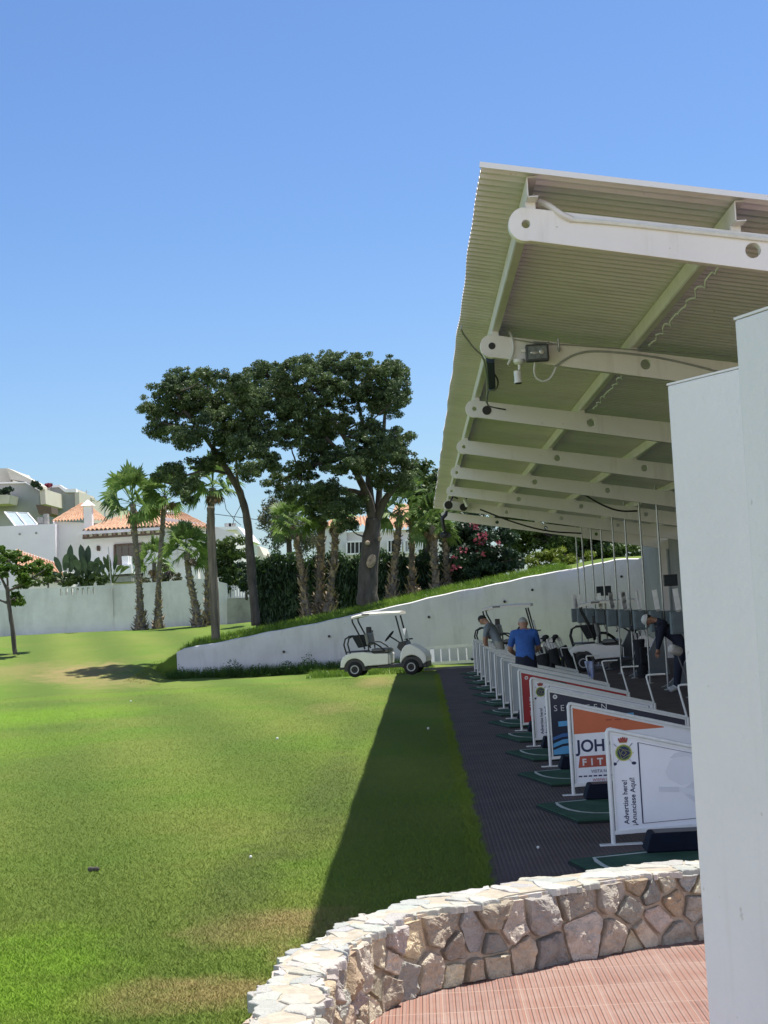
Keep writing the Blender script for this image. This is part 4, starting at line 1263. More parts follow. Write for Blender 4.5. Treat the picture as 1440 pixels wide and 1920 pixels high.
# man in blue, back to the camera, arms forward, head bowed
J = dict(pelvis=(0, 0, .96), neck=(0, .10, 1.47), head=(0, .20, 1.565), face=(0, .8, -.55), shl=(-.185, .07, 1.40), shr=(.185, .07, 1.40), ell=(-.26, .20, 1.13), elr=(.25, .22, 1.13), wrl=(-.13, .42, 1.02), wrr=(.10, .44, 1.02),
         hipl=(-.10, 0, .88), hipr=(.10, 0, .88), knl=(-.12, .03, .49), knr=(.12, .02, .49), anl=(-.13, -.02, .085), anr=(.13, -.02, .085), toe=(0, .17, 0))
p = at(984, 1200, 27.9)
person((p.x, 27.9, .012), 0, "grey-haired man in a blue polo shirt with his back to us, bending over his bay", M_SHIRTB, M_NAVYC, M_HAIRG, J, bulk=1.14)
# man in grey, bent forward to the left
J = dict(pelvis=(.12, 0, .95), neck=(-.13, .10, 1.45), head=(-.25, .14, 1.545), face=(-.8, .3, -.6), shl=(-.19, -.08, 1.36), shr=(-.06, .24, 1.38), ell=(-.25, -.08, 1.06), elr=(-.20, .30, 1.08), wrl=(-.22, -.02, .83), wrr=(-.18, .24, .84),
         hipl=(.12, -.10, .88), hipr=(.12, .10, .88), knl=(.12, -.12, .49), knr=(.10, .13, .49), anl=(.14, -.13, .085), anr=(.13, .14, .085), toe=(-.17, .02, 0))
p = at(928, 1200, 38.3)
person((p.x, 38.3, .012), 0, "dark-haired man in a grey polo and pale trousers, stooping to the left", M_SHIRTG, M_KHAKI, M_HAIRD, J, bulk=1.08)
# navy golfer stooping, white cap
J = dict(pelvis=(.26, 0, .98), neck=(-.26, 0, 1.42), head=(-.41, 0, 1.45), face=(-.6, 0, -.8), shl=(-.17, -.20, 1.36), shr=(-.17, .20, 1.36), ell=(-.22, -.17, 1.07), elr=(-.22, .15, 1.07), wrl=(-.26, -.05, .86), wrr=(-.26, .05, .84),
         hipl=(.24, -.11, .90), hipr=(.22, .11, .90), knl=(.10, -.15, .49), knr=(.14, .16, .49), anl=(.05, -.19, .085), anr=(.08, .19, .085), toe=(-.17, 0, 0))
p = at(1257, 1200, 32.0)
person((p.x, 32.0, .012), 0, "stooping golfer in dark navy clothes and a white cap beside the grey poles", M_NAVYC, M_NAVYC, M_HAIRD, J, cap=M_CAPW, sleeve_long=True, bulk=1.38)

# rolled towel resting on a club beside the near side screen
tw = empty("rolled_towel", at(1268, 1217, 30.5), "rolled off-white towel resting at the edge of the nearest white wall", "towel")
b = MB(); c = at(1268, 1217, 30.5)
prof = [(0, .001), (0, .05), (.02, .08), (.06, .095), (.22, .09), (.26, .075), (.28, .05)]
b.lathe(c - Vector((.14, .08, -.03)), (.85, .4, -.35), prof, 20); W(b, "roll", mat("towel_cotton", (.62, .59, .54), .95, .12, 25, .01, 60), tw, smooth=True)
b = MB(); b.lathe(c + Vector((.10, .03, -.07)), (.85, .4, -.35), [(0, .045), (.004, .045), (.004, .02), (0, .02)], 16); W(b, "roll_core", M_NAVYC, tw)
b = MB(); b.tube([c + Vector((0, .02, -.05)), Vector((c.x + .28, 30.7, .03))], .012, 6); o = W(b, "golf_club", M_STEEL); tag(o, "slim steel club shaft propped under the rolled towel", "golf club")

# towel over a bag rest
tw = empty("hanging_towel", at(1104, 1243, 24.6), "light blue and white towel hanging over a bag rest", "towel")
tpos = Vector((BX + 1.66 + .05, BOARD_Y[6] - .0, RZ + .385))
b = MB(); nx, nz = 12, 14; vs = []
p0 = at(1096, 1240, 29.75); w_ = .155; h_ = .30
for i in range(nx + 1):
    for j in range(nz + 1):
        u = i / nx; v = j / nz
        vs.append((p0.x + u * w_ * (1 - .25 * v) + .06 * v, 29.78 - .03 * math.sin(u * 9 + v * 2) * (0.3 + v) , p0.z - h_ * v * (.75 + .35 * math.sin(u * 2.6 + .4))))
b.add(vs, [(i * (nz + 1) + j, (i + 1) * (nz + 1) + j, (i + 1) * (nz + 1) + j + 1, i * (nz + 1) + j + 1) for i in range(nx) for j in range(nz)])
m = mat("blue_white_towel", (.16, .22, .50), .9, 0, 9, .004, 60, col2=(.55, .60, .72))
o = W(b, "towel_cloth", m, tw, smooth='all'); sm = o.modifiers.new("s", 'SOLIDIFY'); sm.thickness = .008

# ------------------------------------------------------------------ lamps, cameras and cables under the canopy
Yb = BY[1]
fp = at(1007, 662, Yb - .16)
fl_ = empty("floodlight", fp, "square dark floodlight fixed to the second roof beam", "floodlight")
b = MB(); b.box(fp, (.235, .10, .175)); W(b, "housing", mat("floodlight_casing", (.06, .065, .07), .5, .1, 12), fl_, bevel=.012)
b = MB(); b.box(fp + Vector((0, -.053, 0)), (.19, .006, .13)); W(b, "lens", mat("floodlight_glass", (.20, .22, .24), .12, .3, 14), fl_)
b = MB(); b.ball(fp + Vector((-.03, -.058, 0)), (.045, .006, .02), 12, 6); b.ball(fp + Vector((.045, -.058, .005)), (.03, .006, .03), 12, 6); W(b, "reflector", M_STEEL, fl_, smooth=True)
b = MB(); b.box(fp + Vector((-.13, .0, .03)), (.05, .03, .03)); W(b, "gland", M_BEAM, fl_); b = MB(); b.box(fp + Vector((0, .09, 0)), (.10, .09, .05)); W(b, "bracket", M_BEAM, fl_)
# bullet camera hanging under the beam
cp_ = at(973, 690, Yb - .06)
cm = empty("security_camera", cp_, "small white bullet camera hanging nose-down under the second roof beam", "camera")
b = MB(); z0 = at(973, 674, Yb - .06); b.lathe(z0, (0, 0, -1), [(0, .001), (0, .058), (.03, .058), (.05, .04), (.055, .015), (.105, .015)], 18); W(b, "mount", M_TUBE, cm, smooth=True)
z1 = at(970, 696, Yb - .06)
b = MB(); b.lathe(z1, (.02, -.08, -1), [(0, .02), (0, .038), (.10, .038), (.118, .042), (.125, .042)], 18); W(b, "camera_body", M_TUBE, cm, smooth=True)
b = MB(); b.lathe(z1 + Vector((.0025, -.0098, -.124)), (.02, -.08, -1), [(0, .001), (.0, .036), (.006, .036), (.006, .001)], 18); W(b, "lens", M_BLACK, cm)

def cable(name, pix, m, r, label, cat="cable"):
    pts = [at(*q) for q in pix]
    # smooth
    for _ in range(2):
        Q = [pts[0]]
        for a, c in zip(pts, pts[1:]): Q += [a.lerp(c, .25), a.lerp(c, .75)]
        pts = Q + [pts[-1]]
    b = MB(); b.tube(pts, r, 6); o = b.build(name, m, smooth=True); tag(o, label, cat); return o
y = Yb
cable("conduit", [(951, 615, y + .1), (960, 630, y - .05), (964, 655, y - .07), (958, 672, y - .07), (952, 684, y - .07)], M_WCABLE, .012, "white conduit curling down from the purlin beside the bullet camera")
cable("cable", [(1003, 680, y - .16), (1001, 695, y - .14), (1004, 708, y - .1), (1016, 716, y - .08), (1030, 712, y - .07), (1038, 700, y - .06), (1042, 688, y - .06)], M_WCABLE, .011, "looping white cable hanging below the square floodlight")
cable("cable", [(1042, 687, y - .06), (1062, 672, y - .055), (1085, 662, y - .055), (1110, 658, y - .055), (1160, 661, y - .055), (1220, 668, y - .055), (1270, 678, y - .055), (1320, 690, y - .055), (1370, 704, y - .055)], M_CABLE, .012, "grey cable arching along the side of the second roof beam")
cable("turnbuckle_wire", [(962, 636, y - .08), (985, 640, y - .08), (1015, 645, y - .08), (1060, 646, y - .08), (1120, 651, y - .06), (1240, 659, y - .05), (1370, 668, y - .05)], M_STEEL, .006, "thin taut wire with a turnbuckle above the square floodlight")
tb = MB(); tb.tube([at(1000, 642, y - .085), at(1035, 645, y - .085)], .014, 8); tb.tube([at(1047, 634, y - .085), at(1048, 660, y - .085)], .010, 8); tb.ball(at(1048, 655, y - .09), .018, 8, 6); tb.ball(at(1028, 644, y - .085), .02, 8, 6)
o = tb.build("turnbuckle", M_STEEL, smooth=True); tag(o, "small steel turnbuckle on the wire above the floodlight", "turnbuckle")
# roof-edge wire and cables at the third beam
cable("cable", [(866, 609, 15.2), (864, 620, 15.2), (875, 635, 15.6), (890, 655, 16.1), (906, 667, 16.3), (912, 700, 17.5), (914, 730, 19.0), (912, 755, 21.0)], M_CABLE, .010, "thin dark cable sagging from the eave to the second beam's nose")
cable("cable", [(926, 700, 17.2), (934, 712, 17.4), (933, 726, 17.6), (925, 733, 17.8), (915, 730, 18.0), (912, 760, 20.5), (925, 764, 21.5), (948, 768, 21.6)], M_BLACK, .010, "black looped cable between the second and third roof beams")
sp_ = empty("loudspeaker", at(919, 695, 17.4), "slim dark loudspeaker hanging between the second and third beams", "loudspeaker")
b = MB(); a_, c_ = at(919, 672, 16.7), at(922, 722, 17.9); b.bar(a_, c_, .085, .10); W(b, "housing", mat("dark_blue_grey", (.03, .045, .08), .5, .1, 9), sp_, bevel=.01)
# conduit rising over the first beam
y = BY[0]
cable("conduit_pipe", [(1012, 378, y + .05), (1030, 385, y - .02), (1052, 402, y - .06), (1075, 412, y - .06)], M_PURLIN, .022, "bent grey pipe where the conduit meets the nearest roof beam", "pipe")
cable("conduit_pipe", [(1072, 411, y - .06), (1160, 418, y - .06), (1260, 429, y - .06), (1380, 442, y - .06), (1460, 451, y - .06)], M_TUBE, .018, "straight white pipe lying along the top of the nearest roof beam", "pipe")
# wavy cable clipped along the second purlin
for k, (ya, yb, lab) in enumerate(((11.4, 16.1, "wavy white cable tied along the purlin between the first two beams"), (16.8, 21.3, "wavy white cable tied along the purlin between the second and third beams"))):
    b = MB(); b.tube([(2.42 + .035 * abs(math.sin(t * .55)) , ya + (yb - ya) * t / 60, roof_z(2.42) - .15 - .05 * abs(math.sin(t * .42)) * (1 + .4 * math.sin(t * 1.1))) for t in range(61)], .009, 6)
    o = b.build("cable", M_WCABLE, smooth=True); tag(o, lab, "cable")
for (x0, y0, Ya, x1, y1, Yb2, lab) in ((1092, 925, 32.6, 1195, 958, 32.6, "long dark cable sagging across the far beams"), (900, 955, 37.8, 1090, 1000, 37.8, "dark cable strung along the farthest beams")):
    cable("cable", [(x0, y0, Ya), ((x0 * 2 + x1) / 3, (y0 * 2 + y1) / 3 + 10, Ya), ((x0 + x1 * 2) / 3, (y0 + y1 * 2) / 3 + 12, Yb2), (x1, y1, Yb2)], M_BLACK, .02, lab)

# dark round lamps near the far end
def round_lamp(x, y_, Y, r, lab, arm):
    c = at(x, y_, Y); root = empty("hanging_lamp", c, lab, "lamp", "dark round lamps at the far eave")
    b = MB(); b.lathe(c + Vector((0, .06, 0)), (0, -1, -.2), [(0, .02), (0, r * .7), (.05, r), (.10, r), (.10, r * .85)], 18); W(b, "shade", M_BLACK, root, smooth=True)
    b = MB(); b.lathe(c + Vector((0, -.03, -.018)), (0, -1, -.2), [(0, .001), (0, r * .8), (.004, r * .8), (.004, .001)], 18); W(b, "lamp_glass", M_STEEL, root)
    b = MB(); b.tube([c] + [at(*q) for q in arm], .02, 6); W(b, "arm", M_BLACK, root, smooth=True)
    return root
round_lamp(841, 946, 42.5, .11, "dark round lamp on a bent arm under the far eave", [(847, 936, 42.5), (850, 930, 42.5), (858, 935, 42.6)])
round_lamp(869, 950, 42.7, .10, "dark round lamp beside the small white camera at the far eave", [(872, 940, 42.8), (875, 934, 42.9)])
c = at(875, 944, 42.6); root = empty("security_camera", c, "small white camera beside the dark round lamps at the far eave", "camera")
b = MB(); b.lathe(c + Vector((-.05, 0, .1)), (.35, -.1, -1), [(0, .02), (0, .05), (.2, .05), (.2, .02)], 12); W(b, "camera_body", M_TUBE, root, smooth=True)
b = MB(); b.lathe(c + Vector((-.06, 0, .26)), (0, 0, -1), [(0, .06), (.05, .06), (.12, .02), (.18, .02)], 12); W(b, "mount", M_TUBE, root, smooth=True)
c = at(835, 1003, 40); root = empty("ball_tracking_camera", c, "black drooping device hanging from a stalk below the far eave", "camera")
b = MB(); b.ball(c, (.145, .10, .085), 14, 8); b.box(c + Vector((0, 0, -.02)), (.25, .16, .09)); W(b, "head", M_BLACK, root, smooth=True)
b = MB(); b.tube([at(838, 958, 40), at(836, 965, 40), at(829, 972, 40), at(831, 985, 40), at(834, 998, 40)], [.03, .045, .055, .045, .03], 8); b.tube([at(829, 972, 40), at(824, 962, 40)], .02, 6); W(b, "stalk", M_BLACK, root, smooth=True)

# monitor and dark kiosk on the rear wall
for (x, y_, Y, wv, hv, nm, lab, cat) in ((1257, 1088, 33.5, .28, .24, "wall_monitor", "small dark monitor on the rear wall above a thin card", "monitor"), (1132, 1108, 46.5, .42, .28, "wall_monitor", "dark box with a bright strip of light on top, high on the far wall", "monitor")):
    c = at(x, y_, Y); root = empty(nm, c, lab, cat)
    b = MB(); b.box(c, (wv, .12, hv)); W(b, "casing", M_BLACK, root, bevel=.01)
    b = MB(); b.box(c + Vector((0, -.063, 0)), (wv * .88, .006, hv * .8)); W(b, "screen", mat("dark_screen", (.03, .04, .05), .1), root)
    b = MB(); b.bar(c + Vector((0, .06, 0)), c + Vector((0, .8, .1)), .04); W(b, "arm", M_STEEL, root)

# ------------------------------------------------------------------ vegetation
M_BARK = mat("rough_bark", (.085, .075, .065), .95, .35, 5, .04, 14, stretch=(1, 1, .35))
M_BARKP = mat("palm_bark", (.17, .15, .12), .95, .4, 4, .03, 22, stretch=(1, 1, 1.6))
M_BOOT = mat("palm_boots", (.34, .27, .19), .9, .45, 8, .01, 30)
M_POLEW = mat("weathered_wood_pole", (.155, .135, .10), .92, .5, 7, .035, 16, stretch=(1, 1, .1))
M_LEAFD = leaf_material("dark_conifer_leaf", (.042, .075, .034), (.10, .15, .055), .28, .9, (.18, .24, .09))
M_LEAFM = leaf_material("mid_green_leaf", (.035, .065, .02), (.085, .14, .035), .25, 1.0, (.13, .19, .04))
M_LEAFF = leaf_material("fresh_green_leaf", (.035, .09, .012), (.10, .19, .03), .35, 2.5, (.22, .30, .06))
M_LEAFO = leaf_material("olive_grey_leaf", (.06, .075, .04), (.13, .14, .075), .3, .9)
M_LEAFY = leaf_material("yellow_green_leaf", (.09, .14, .02), (.26, .32, .05), .4, 2.0)
M_HEDGE = leaf_material("hedge_leaf", (.02, .042, .024), (.04, .075, .034), .15, 1.2)
M_HEDGT = leaf_material("hedge_top_leaf", (.03, .07, .018), (.07, .13, .03), .3, 1.5)
M_PALM = leaf_material("palm_frond", (.07, .14, .035), (.18, .28, .07), .4, 1.6, (.30, .38, .14))
M_PALMD = leaf_material("dry_palm_frond", (.13, .10, .06), (.24, .18, .10), .2, 2)
M_PINK = leaf_material("pink_blossom", (.22, .04, .065), (.34, .08, .11), .3, 3)
M_BAN = leaf_material("paddle_leaf", (.03, .055, .03), (.065, .105, .055), .25, 1.0)
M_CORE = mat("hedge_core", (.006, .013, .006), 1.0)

def limb(mb, pts, r0, r1, n=8, wob=.0):
    P = [Vector(p) for p in pts]
    for _ in range(2):
        Q = [P[0]]
        for a, c in zip(P, P[1:]): Q += [a.lerp(c, .25), a.lerp(c, .75)]
        P = Q + [P[-1]]
    k = len(P) - 1
    P = [p + Vector((rnd.uniform(-wob, wob), rnd.uniform(-wob, wob), 0)) for p in P]
    mb.tube(P, [(r0 + (r1 - r0) * (i / k)) * (1 + rnd.uniform(-.08, .08)) for i in range(k + 1)], n)

def crown_tree(name, label, cat, base, limbs, blobs, Yc, dY, m_leaf, size, density, bark=None, group=None, flat=.6, puff=.23, aspect=.5, up=.35, sub=None):
    """limbs: ([(x, y, Y)...], r0, r1); blobs: photo ellipses giving where boughs stand (x, y, rx, ry)"""
    root = empty(name, base, label, cat, group)
    mb = MB()
    for pts, r0, r1 in limbs: limb(mb, [at(*q) for q in pts], r0, r1, 9, .012)
    tips = [at(*q) for pts, _, _ in limbs for q in pts[1:]]
    P = []; core = []
    for (x, y, rx, ry) in blobs:
        Yb_ = Yc + rnd.uniform(-dY, dY) * .7
        c = at(x, y, Yb_); sx = rx * 1.04 / FPX * Yb_; sz = ry * 1.08 / FPX * Yb_; sy = min(dY, (sx + sz) * .75)
        npf = max(4, int(density * sx * sz * 30))
        if tips:
            t = min(tips, key=lambda q: (q - c).length)
            limb(mb, [t, t.lerp(c, .5) + Vector((0, 0, -.15)), c], .045, .012, 5, .03)
        for _ in range(npf):
            d = nr.normal(size=3); d /= np.linalg.norm(d); rr_ = nr.random() ** .40 * (1.16 if nr.random() < .22 else 1.0)
            pc = np.array(c) + d * rr_ * np.array((sx, sy, sz))
            pr = puff * (.55 + .95 * nr.random() ** 1.5)
            P.append(puff_points(pc, (pr, pr, pr * flat), int(110 * (pr / puff) ** 2)))
            if rnd.random() < .12: limb(mb, [c, c.lerp(Vector(pc), .5) + Vector((0, 0, -.05)), Vector(pc)], .018, .006, 4)
    W(mb, "trunk", bark or M_BARK, root, smooth='all')
    V, F = leaves(np.concatenate(P), size, up, aspect)
    WF("crown", V, F, m_leaf, root)
    return root

TA = 55.6
crown_tree("conifer_tree", "leaning dark tree on the left with a bare curved trunk and a spreading crown", "tree", at(480, 1168, 57),
    [([(480, 1172, 57), (470, 1060, 56.8), (466, 985, 56.6), (452, 925, 56.2), (432, 890, 55.8), (400, 842, 55.2)], .175, .10),
     ([(400, 842, 55.2), (370, 800, 55), (345, 770, 54.6), (330, 735, 54.4)], .08, .05), ([(400, 842, 55.2), (405, 800, 55.4), (395, 760, 55.6), (388, 720, 55.8)], .075, .03),
     ([(452, 925, 56.2), (440, 880, 55), (450, 830, 54.8), (470, 790, 54.6)], .06, .02), ([(432, 890, 55.8), (395, 880, 55), (350, 890, 54.6), (325, 905, 54.4)], .06, .02), ([(370, 800, 55), (330, 800, 54.6), (295, 790, 54.4)], .06, .02)],
    [(470, 760, 34, 30), (452, 722, 24, 20), (455, 840, 30, 24), (415, 860, 24, 16), (290, 768, 24, 24), (308, 735, 34, 24), (345, 712, 38, 20), (385, 706, 34, 14), (424, 708, 18, 16), (330, 775, 44, 34), (380, 748, 48, 36), (425, 757, 38, 36), (300, 806, 26, 18), (350, 818, 40, 22), (400, 795, 42, 30),
     (450, 806, 38, 30), (478, 800, 30, 32), (490, 846, 28, 26), (468, 882, 24, 18), (505, 872, 20, 20), (325, 885, 26, 20), (345, 918, 22, 20), (298, 893, 13, 11), (378, 870, 26, 14), (352, 938, 12, 9), (365, 900, 16, 14), (425, 830, 26, 20)],
    53.9, 2.2, M_LEAFD, .038, 5.8, group="tall dark spreading trees behind the retaining wall", flat=.65, puff=.165)
crown_tree("conifer_tree", "largest dark tree with a thick pale-barked trunk behind the retaining wall", "tree", at(690, 1128, 58),
    [([(688, 1136, 58), (690, 1070, 58), (697, 1010, 58), (700, 970, 58)], .42, .27),
     ([(700, 980, 58), (690, 930, 57.6), (665, 880, 57), (640, 850, 56.6), (610, 820, 56.2)], .19, .05), ([(700, 980, 58), (692, 920, 58), (690, 860, 57.8), (680, 790, 57.5), (665, 730, 57)], .17, .03),
     ([(704, 985, 58), (712, 920, 58.2), (715, 850, 58.2), (722, 780, 58), (725, 720, 58)], .15, .025), ([(706, 975, 58), (722, 935, 57.6), (745, 908, 57.2), (770, 888, 57)], .16, .09),
     ([(640, 850, 56.6), (600, 870, 56.4), (560, 880, 56.2), (530, 900, 56.2)], .09, .03), ([(690, 930, 57.6), (650, 915, 57.2), (600, 930, 57), (560, 925, 57)], .10, .03), ([(665, 880, 57), (650, 820, 56.4), (600, 760, 56.2), (560, 730, 56.2)], .12, .04)],
    [(500, 702, 44, 22), (555, 694, 46, 20), (600, 678, 34, 18), (642, 678, 38, 20), (692, 690, 46, 22), (738, 700, 26, 24), (748, 742, 20, 36), (705, 742, 42, 34), (645, 722, 46, 36), (585, 728, 48, 34), (525, 742, 46, 34),
     (478, 745, 28, 32), (560, 780, 58, 28), (620, 788, 48, 32), (745, 690, 18, 14), (725, 755, 30, 24), (540, 815, 40, 22), (590, 820, 40, 24), (700, 845, 52, 32), (748, 862, 30, 24), (655, 868, 46, 28), (602, 850, 38, 26),
     (560, 882, 34, 22), (520, 905, 26, 16), (568, 922, 40, 20), (620, 925, 42, 24), (735, 820, 34, 18), (690, 800, 30, 18), (640, 955, 40, 18), (600, 960, 30, 16), (665, 940, 30, 22), (725, 900, 28, 22), (760, 905, 20, 16), (650, 985, 26, 12), (580, 945, 25, 14)],
    56.3, 3.0, M_LEAFD, .039, 6.2, group="tall dark spreading trees behind the retaining wall", flat=.65, puff=.17)
# scars on the big trunk
tb_ = [x for x in COL.objects if x.name == "conifer_tree.001"][0]
mb = MB()
for x, y, w, h in ((696, 1052, .17, .26), (712, 1010, .07, .10), (700, 1150, .08, .1), (689, 1018, .10, .09)):
    c = at(x, y, 57.48); mb.ball(c, (w, .09, h), 9, 6, M=Matrix.Rotation(.4, 3, 'Y'))
W(mb, "pale_scars", M_BOOT, tb_)
# trees behind, partly hidden by the canopy edge
crown_tree("leafy_tree", "mid green tree beyond the palms, just left of the canopy's far eave", "tree", at(800, 1090, 66), [([(800, 1110, 66), (800, 1000, 66), (803, 930, 66)], .2, .08)],
    [(800, 895, 26, 22), (820, 925, 26, 26), (790, 930, 22, 22), (815, 975, 28, 24), (790, 985, 22, 20), (835, 960, 20, 24), (775, 900, 14, 16), (845, 1000, 30, 26)], 65, 1.8, M_LEAFM, .085, 1.5, puff=.33)
crown_tree("eucalyptus_tree", "thin feathery grey-green tree beyond the hedge", "tree", at(540, 1060, 92), [([(545, 1080, 92), (541, 1000, 92), (538, 950, 92)], .22, .06), ([(541, 1000, 92), (515, 960, 92), (505, 945, 92)], .09, .03)],
    [(515, 955, 26, 18), (505, 985, 18, 18), (535, 965, 30, 26), (560, 985, 30, 26), (530, 1010, 26, 20), (575, 1015, 26, 20), (508, 1012, 14, 16), (600, 1010, 22, 20)], 92, 2.0, M_LEAFO, .11, .55, puff=.42, flat=1.1, aspect=.25, up=0)
crown_tree("vine_shrub", "bright yellow-green climbing shrub above the end of the boundary wall", "shrub", at(430, 1110, 79), [([(432, 1140, 79), (430, 1080, 79), (430, 1040, 79)], .12, .05)],
    [(425, 1025, 26, 18), (440, 1045, 24, 26), (418, 1050, 22, 26), (445, 1080, 18, 22), (430, 1090, 20, 20), (408, 1075, 12, 22)], 78.5, 1.3, M_LEAFM, .08, 1.4, puff=.3)
crown_tree("round_bush", "dark rounded bush left of the tall hedge beside the leaning trunk", "bush", at(462, 1100, 68), [([(462, 1125, 68), (462, 1090, 68)], .07, .04)], [(462, 1085, 15, 20), (460, 1065, 12, 14), (464, 1105, 13, 14)], 68, .8, M_HEDGE, .06, 2.2, puff=.2)
crown_tree("pink_flowering_shrub", "tall dark shrub with pink flowers under the far end of the canopy", "shrub", at(890, 1090, 60), [([(888, 1110, 60), (890, 1050, 60), (900, 1010, 60)], .1, .04)],
    [(870, 1020, 26, 24), (905, 1010, 30, 26), (890, 1050, 34, 28), (930, 1040, 30, 26), (865, 1065, 20, 22), (925, 1070, 34, 18), (900, 980, 30, 22), (950, 1000, 26, 22), (960, 1050, 20, 22), (870, 985, 22, 20)], 60, 1.3, M_HEDGE, .07, 2.2, puff=.26)
P = [puff_points(at(x, y, 58.4), (.22, .2, .18), n) for x, y, n in ((905, 1005, 40), (898, 1015, 20), (883, 984, 12), (893, 987, 14), (853, 1066, 16), (866, 1030, 10), (930, 1020, 10), (848, 1045, 8), (900, 1040, 10))]
V, F = leaves(np.concatenate(P), .06, .4, .7)
o = [x for x in COL.objects if x.name.startswith("pink_flowering_shrub")][0]
WF("blossom", V, F, M_PINK, o)
crown_tree("fern_leaved_tree", "sunlit yellow-green feathery tree behind the wall under the canopy", "tree", at(1010, 1085, 62), [([(1012, 1095, 62), (1015, 1060, 62)], .09, .04), ([(1015, 1060, 62), (985, 1052, 61.5), (955, 1050, 61)], .04, .01)],
    [(1010, 1045, 26, 14), (1035, 1050, 24, 16), (1000, 1062, 22, 12), (1060, 1040, 26, 18), (975, 1052, 20, 5), (955, 1049, 10, 3), (1090, 1045, 22, 14)], 61.3, .9, M_LEAFY, .075, 1.4, puff=.2, aspect=.3)
crown_tree("leafy_tree", "green tree filling the gap between canopy and wall on the right", "tree", at(1100, 1070, 66), [([(1100, 1080, 66), (1100, 1030, 66)], .14, .06)],
    [(1150, 1035, 34, 24), (1185, 1045, 26, 24), (1060, 1010, 40, 26), (980, 1000, 40, 24), (1120, 1015, 40, 24), (960, 960, 50, 26), (1040, 965, 50, 26), (1110, 985, 40, 26), (900, 945, 40, 24), (1170, 1010, 30, 26), (1075, 1040, 26, 18), (1110, 1035, 26, 18), (1140, 1035, 22, 18), (1050, 1020, 28, 18), (1000, 1015, 30, 18), (960, 1020, 28, 18), (1100, 1000, 40, 20)], 66, 1.5, M_LEAFM, .08, 1.7, puff=.32)

# hedge behind the palms
def hedge(x0, x1, ytop0, ytop1, Y, name, label):
    a = at(x0, ytop0, Y); b = at(x1, ytop1, Y)
    root = empty(name, (a.x, Y, 1.6), label, "hedge")
    mb = MB()
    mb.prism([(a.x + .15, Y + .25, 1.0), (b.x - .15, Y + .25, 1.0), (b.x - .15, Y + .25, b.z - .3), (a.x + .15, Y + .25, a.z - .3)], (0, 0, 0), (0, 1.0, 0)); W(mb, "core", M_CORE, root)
    L = b.x - a.x; n = int(L * 1500)
    X = a.x + nr.random(n) * L; t = (X - a.x) / L; zt = a.z + (b.z - a.z) * t + .12 * np.sin(X * 3.1) + .08 * np.sin(X * 7.3)
    # vertical plumes
    Yy = Y + .12 * np.abs(np.sin(X * 4.2)) + nr.random(n) * .25; Z = 1.2 + (zt - 1.2) * nr.random(n)
    P = np.stack([X, Yy, Z], 1)
    V, F = leaves(P, .10, -.1, .4); Vv = V.reshape(-1, 4, 3); c = Vv.mean(1, keepdims=True); Vv = c + (Vv - c) * np.array((.6, .6, 1.5)); WF("front_foliage", Vv.reshape(-1, 3), F, M_HEDGE, root)
    n = int(L * 420); X = a.x + nr.random(n) * L; t = (X - a.x) / L; zt = a.z + (b.z - a.z) * t + .12 * np.sin(X * 3.1) + .08 * np.sin(X * 7.3)
    P = np.stack([X, Y + nr.random(n) * 1.3, zt - .45 * nr.random(n) ** 1.3 + .16 * (nr.random(n) < .25)], 1)
    V, F = leaves(P, .085, .2, .4); WF("top_foliage", V, F, M_HEDGT, root)
    return root
hedge(472, 770, 1046, 1041, 64.5, "tall_hedge", "tall dark green clipped hedge behind the palm trunks and big tree")
hedge(772, 900, 1041, 1050, 65.5, "tall_hedge", "shorter run of dark hedge right of the big tree, left of the pink flowers")

# fan palms
def fan_leaf(V, F, origin, d, L1, R_, nseg=20, droop=.3, spread=100):
    d = np.array(d) / np.linalg.norm(d); s = np.cross(d, (0, 0, 1.0)); s /= max(1e-6, np.linalg.norm(s)); u = np.cross(s, d)
    ra = rnd.uniform(-1.15, 1.15); s, u = s * math.cos(ra) + u * math.sin(ra), u * math.cos(ra) - s * math.sin(ra)
    o = np.array(origin); h = o + d * L1 + np.array((0, 0, -.10 * L1))
    k = len(V); V += [o - s * .018, o + s * .018, h + s * .014, h - s * .014]; F.append((k, k + 1, k + 2, k + 3))
    for i in range(nseg):
        a = math.radians(-spread + 2 * spread * i / (nseg - 1)); dr = d * math.cos(a) + s * math.sin(a) + u * .18 * abs(math.sin(a)) * (1 if i % 2 else .8)
        dr /= np.linalg.norm(dr); r = R_ * (.82 + .18 * math.cos(a)) * (1 + .1 * nr.normal())
        w = np.cross(dr, u); w /= np.linalg.norm(w); ww = r * .075
        m1 = h + dr * r * .55 + np.array((0, 0, -droop * r * .12)); tip = h + dr * r * .92 + np.array((0, 0, -droop * r * (.55 + .4 * nr.random())))
        k = len(V); V += [h, m1 + w * ww + u * .02, tip, m1 - w * ww + u * .02]; F.append((k, k + 1, k + 2, k + 3))

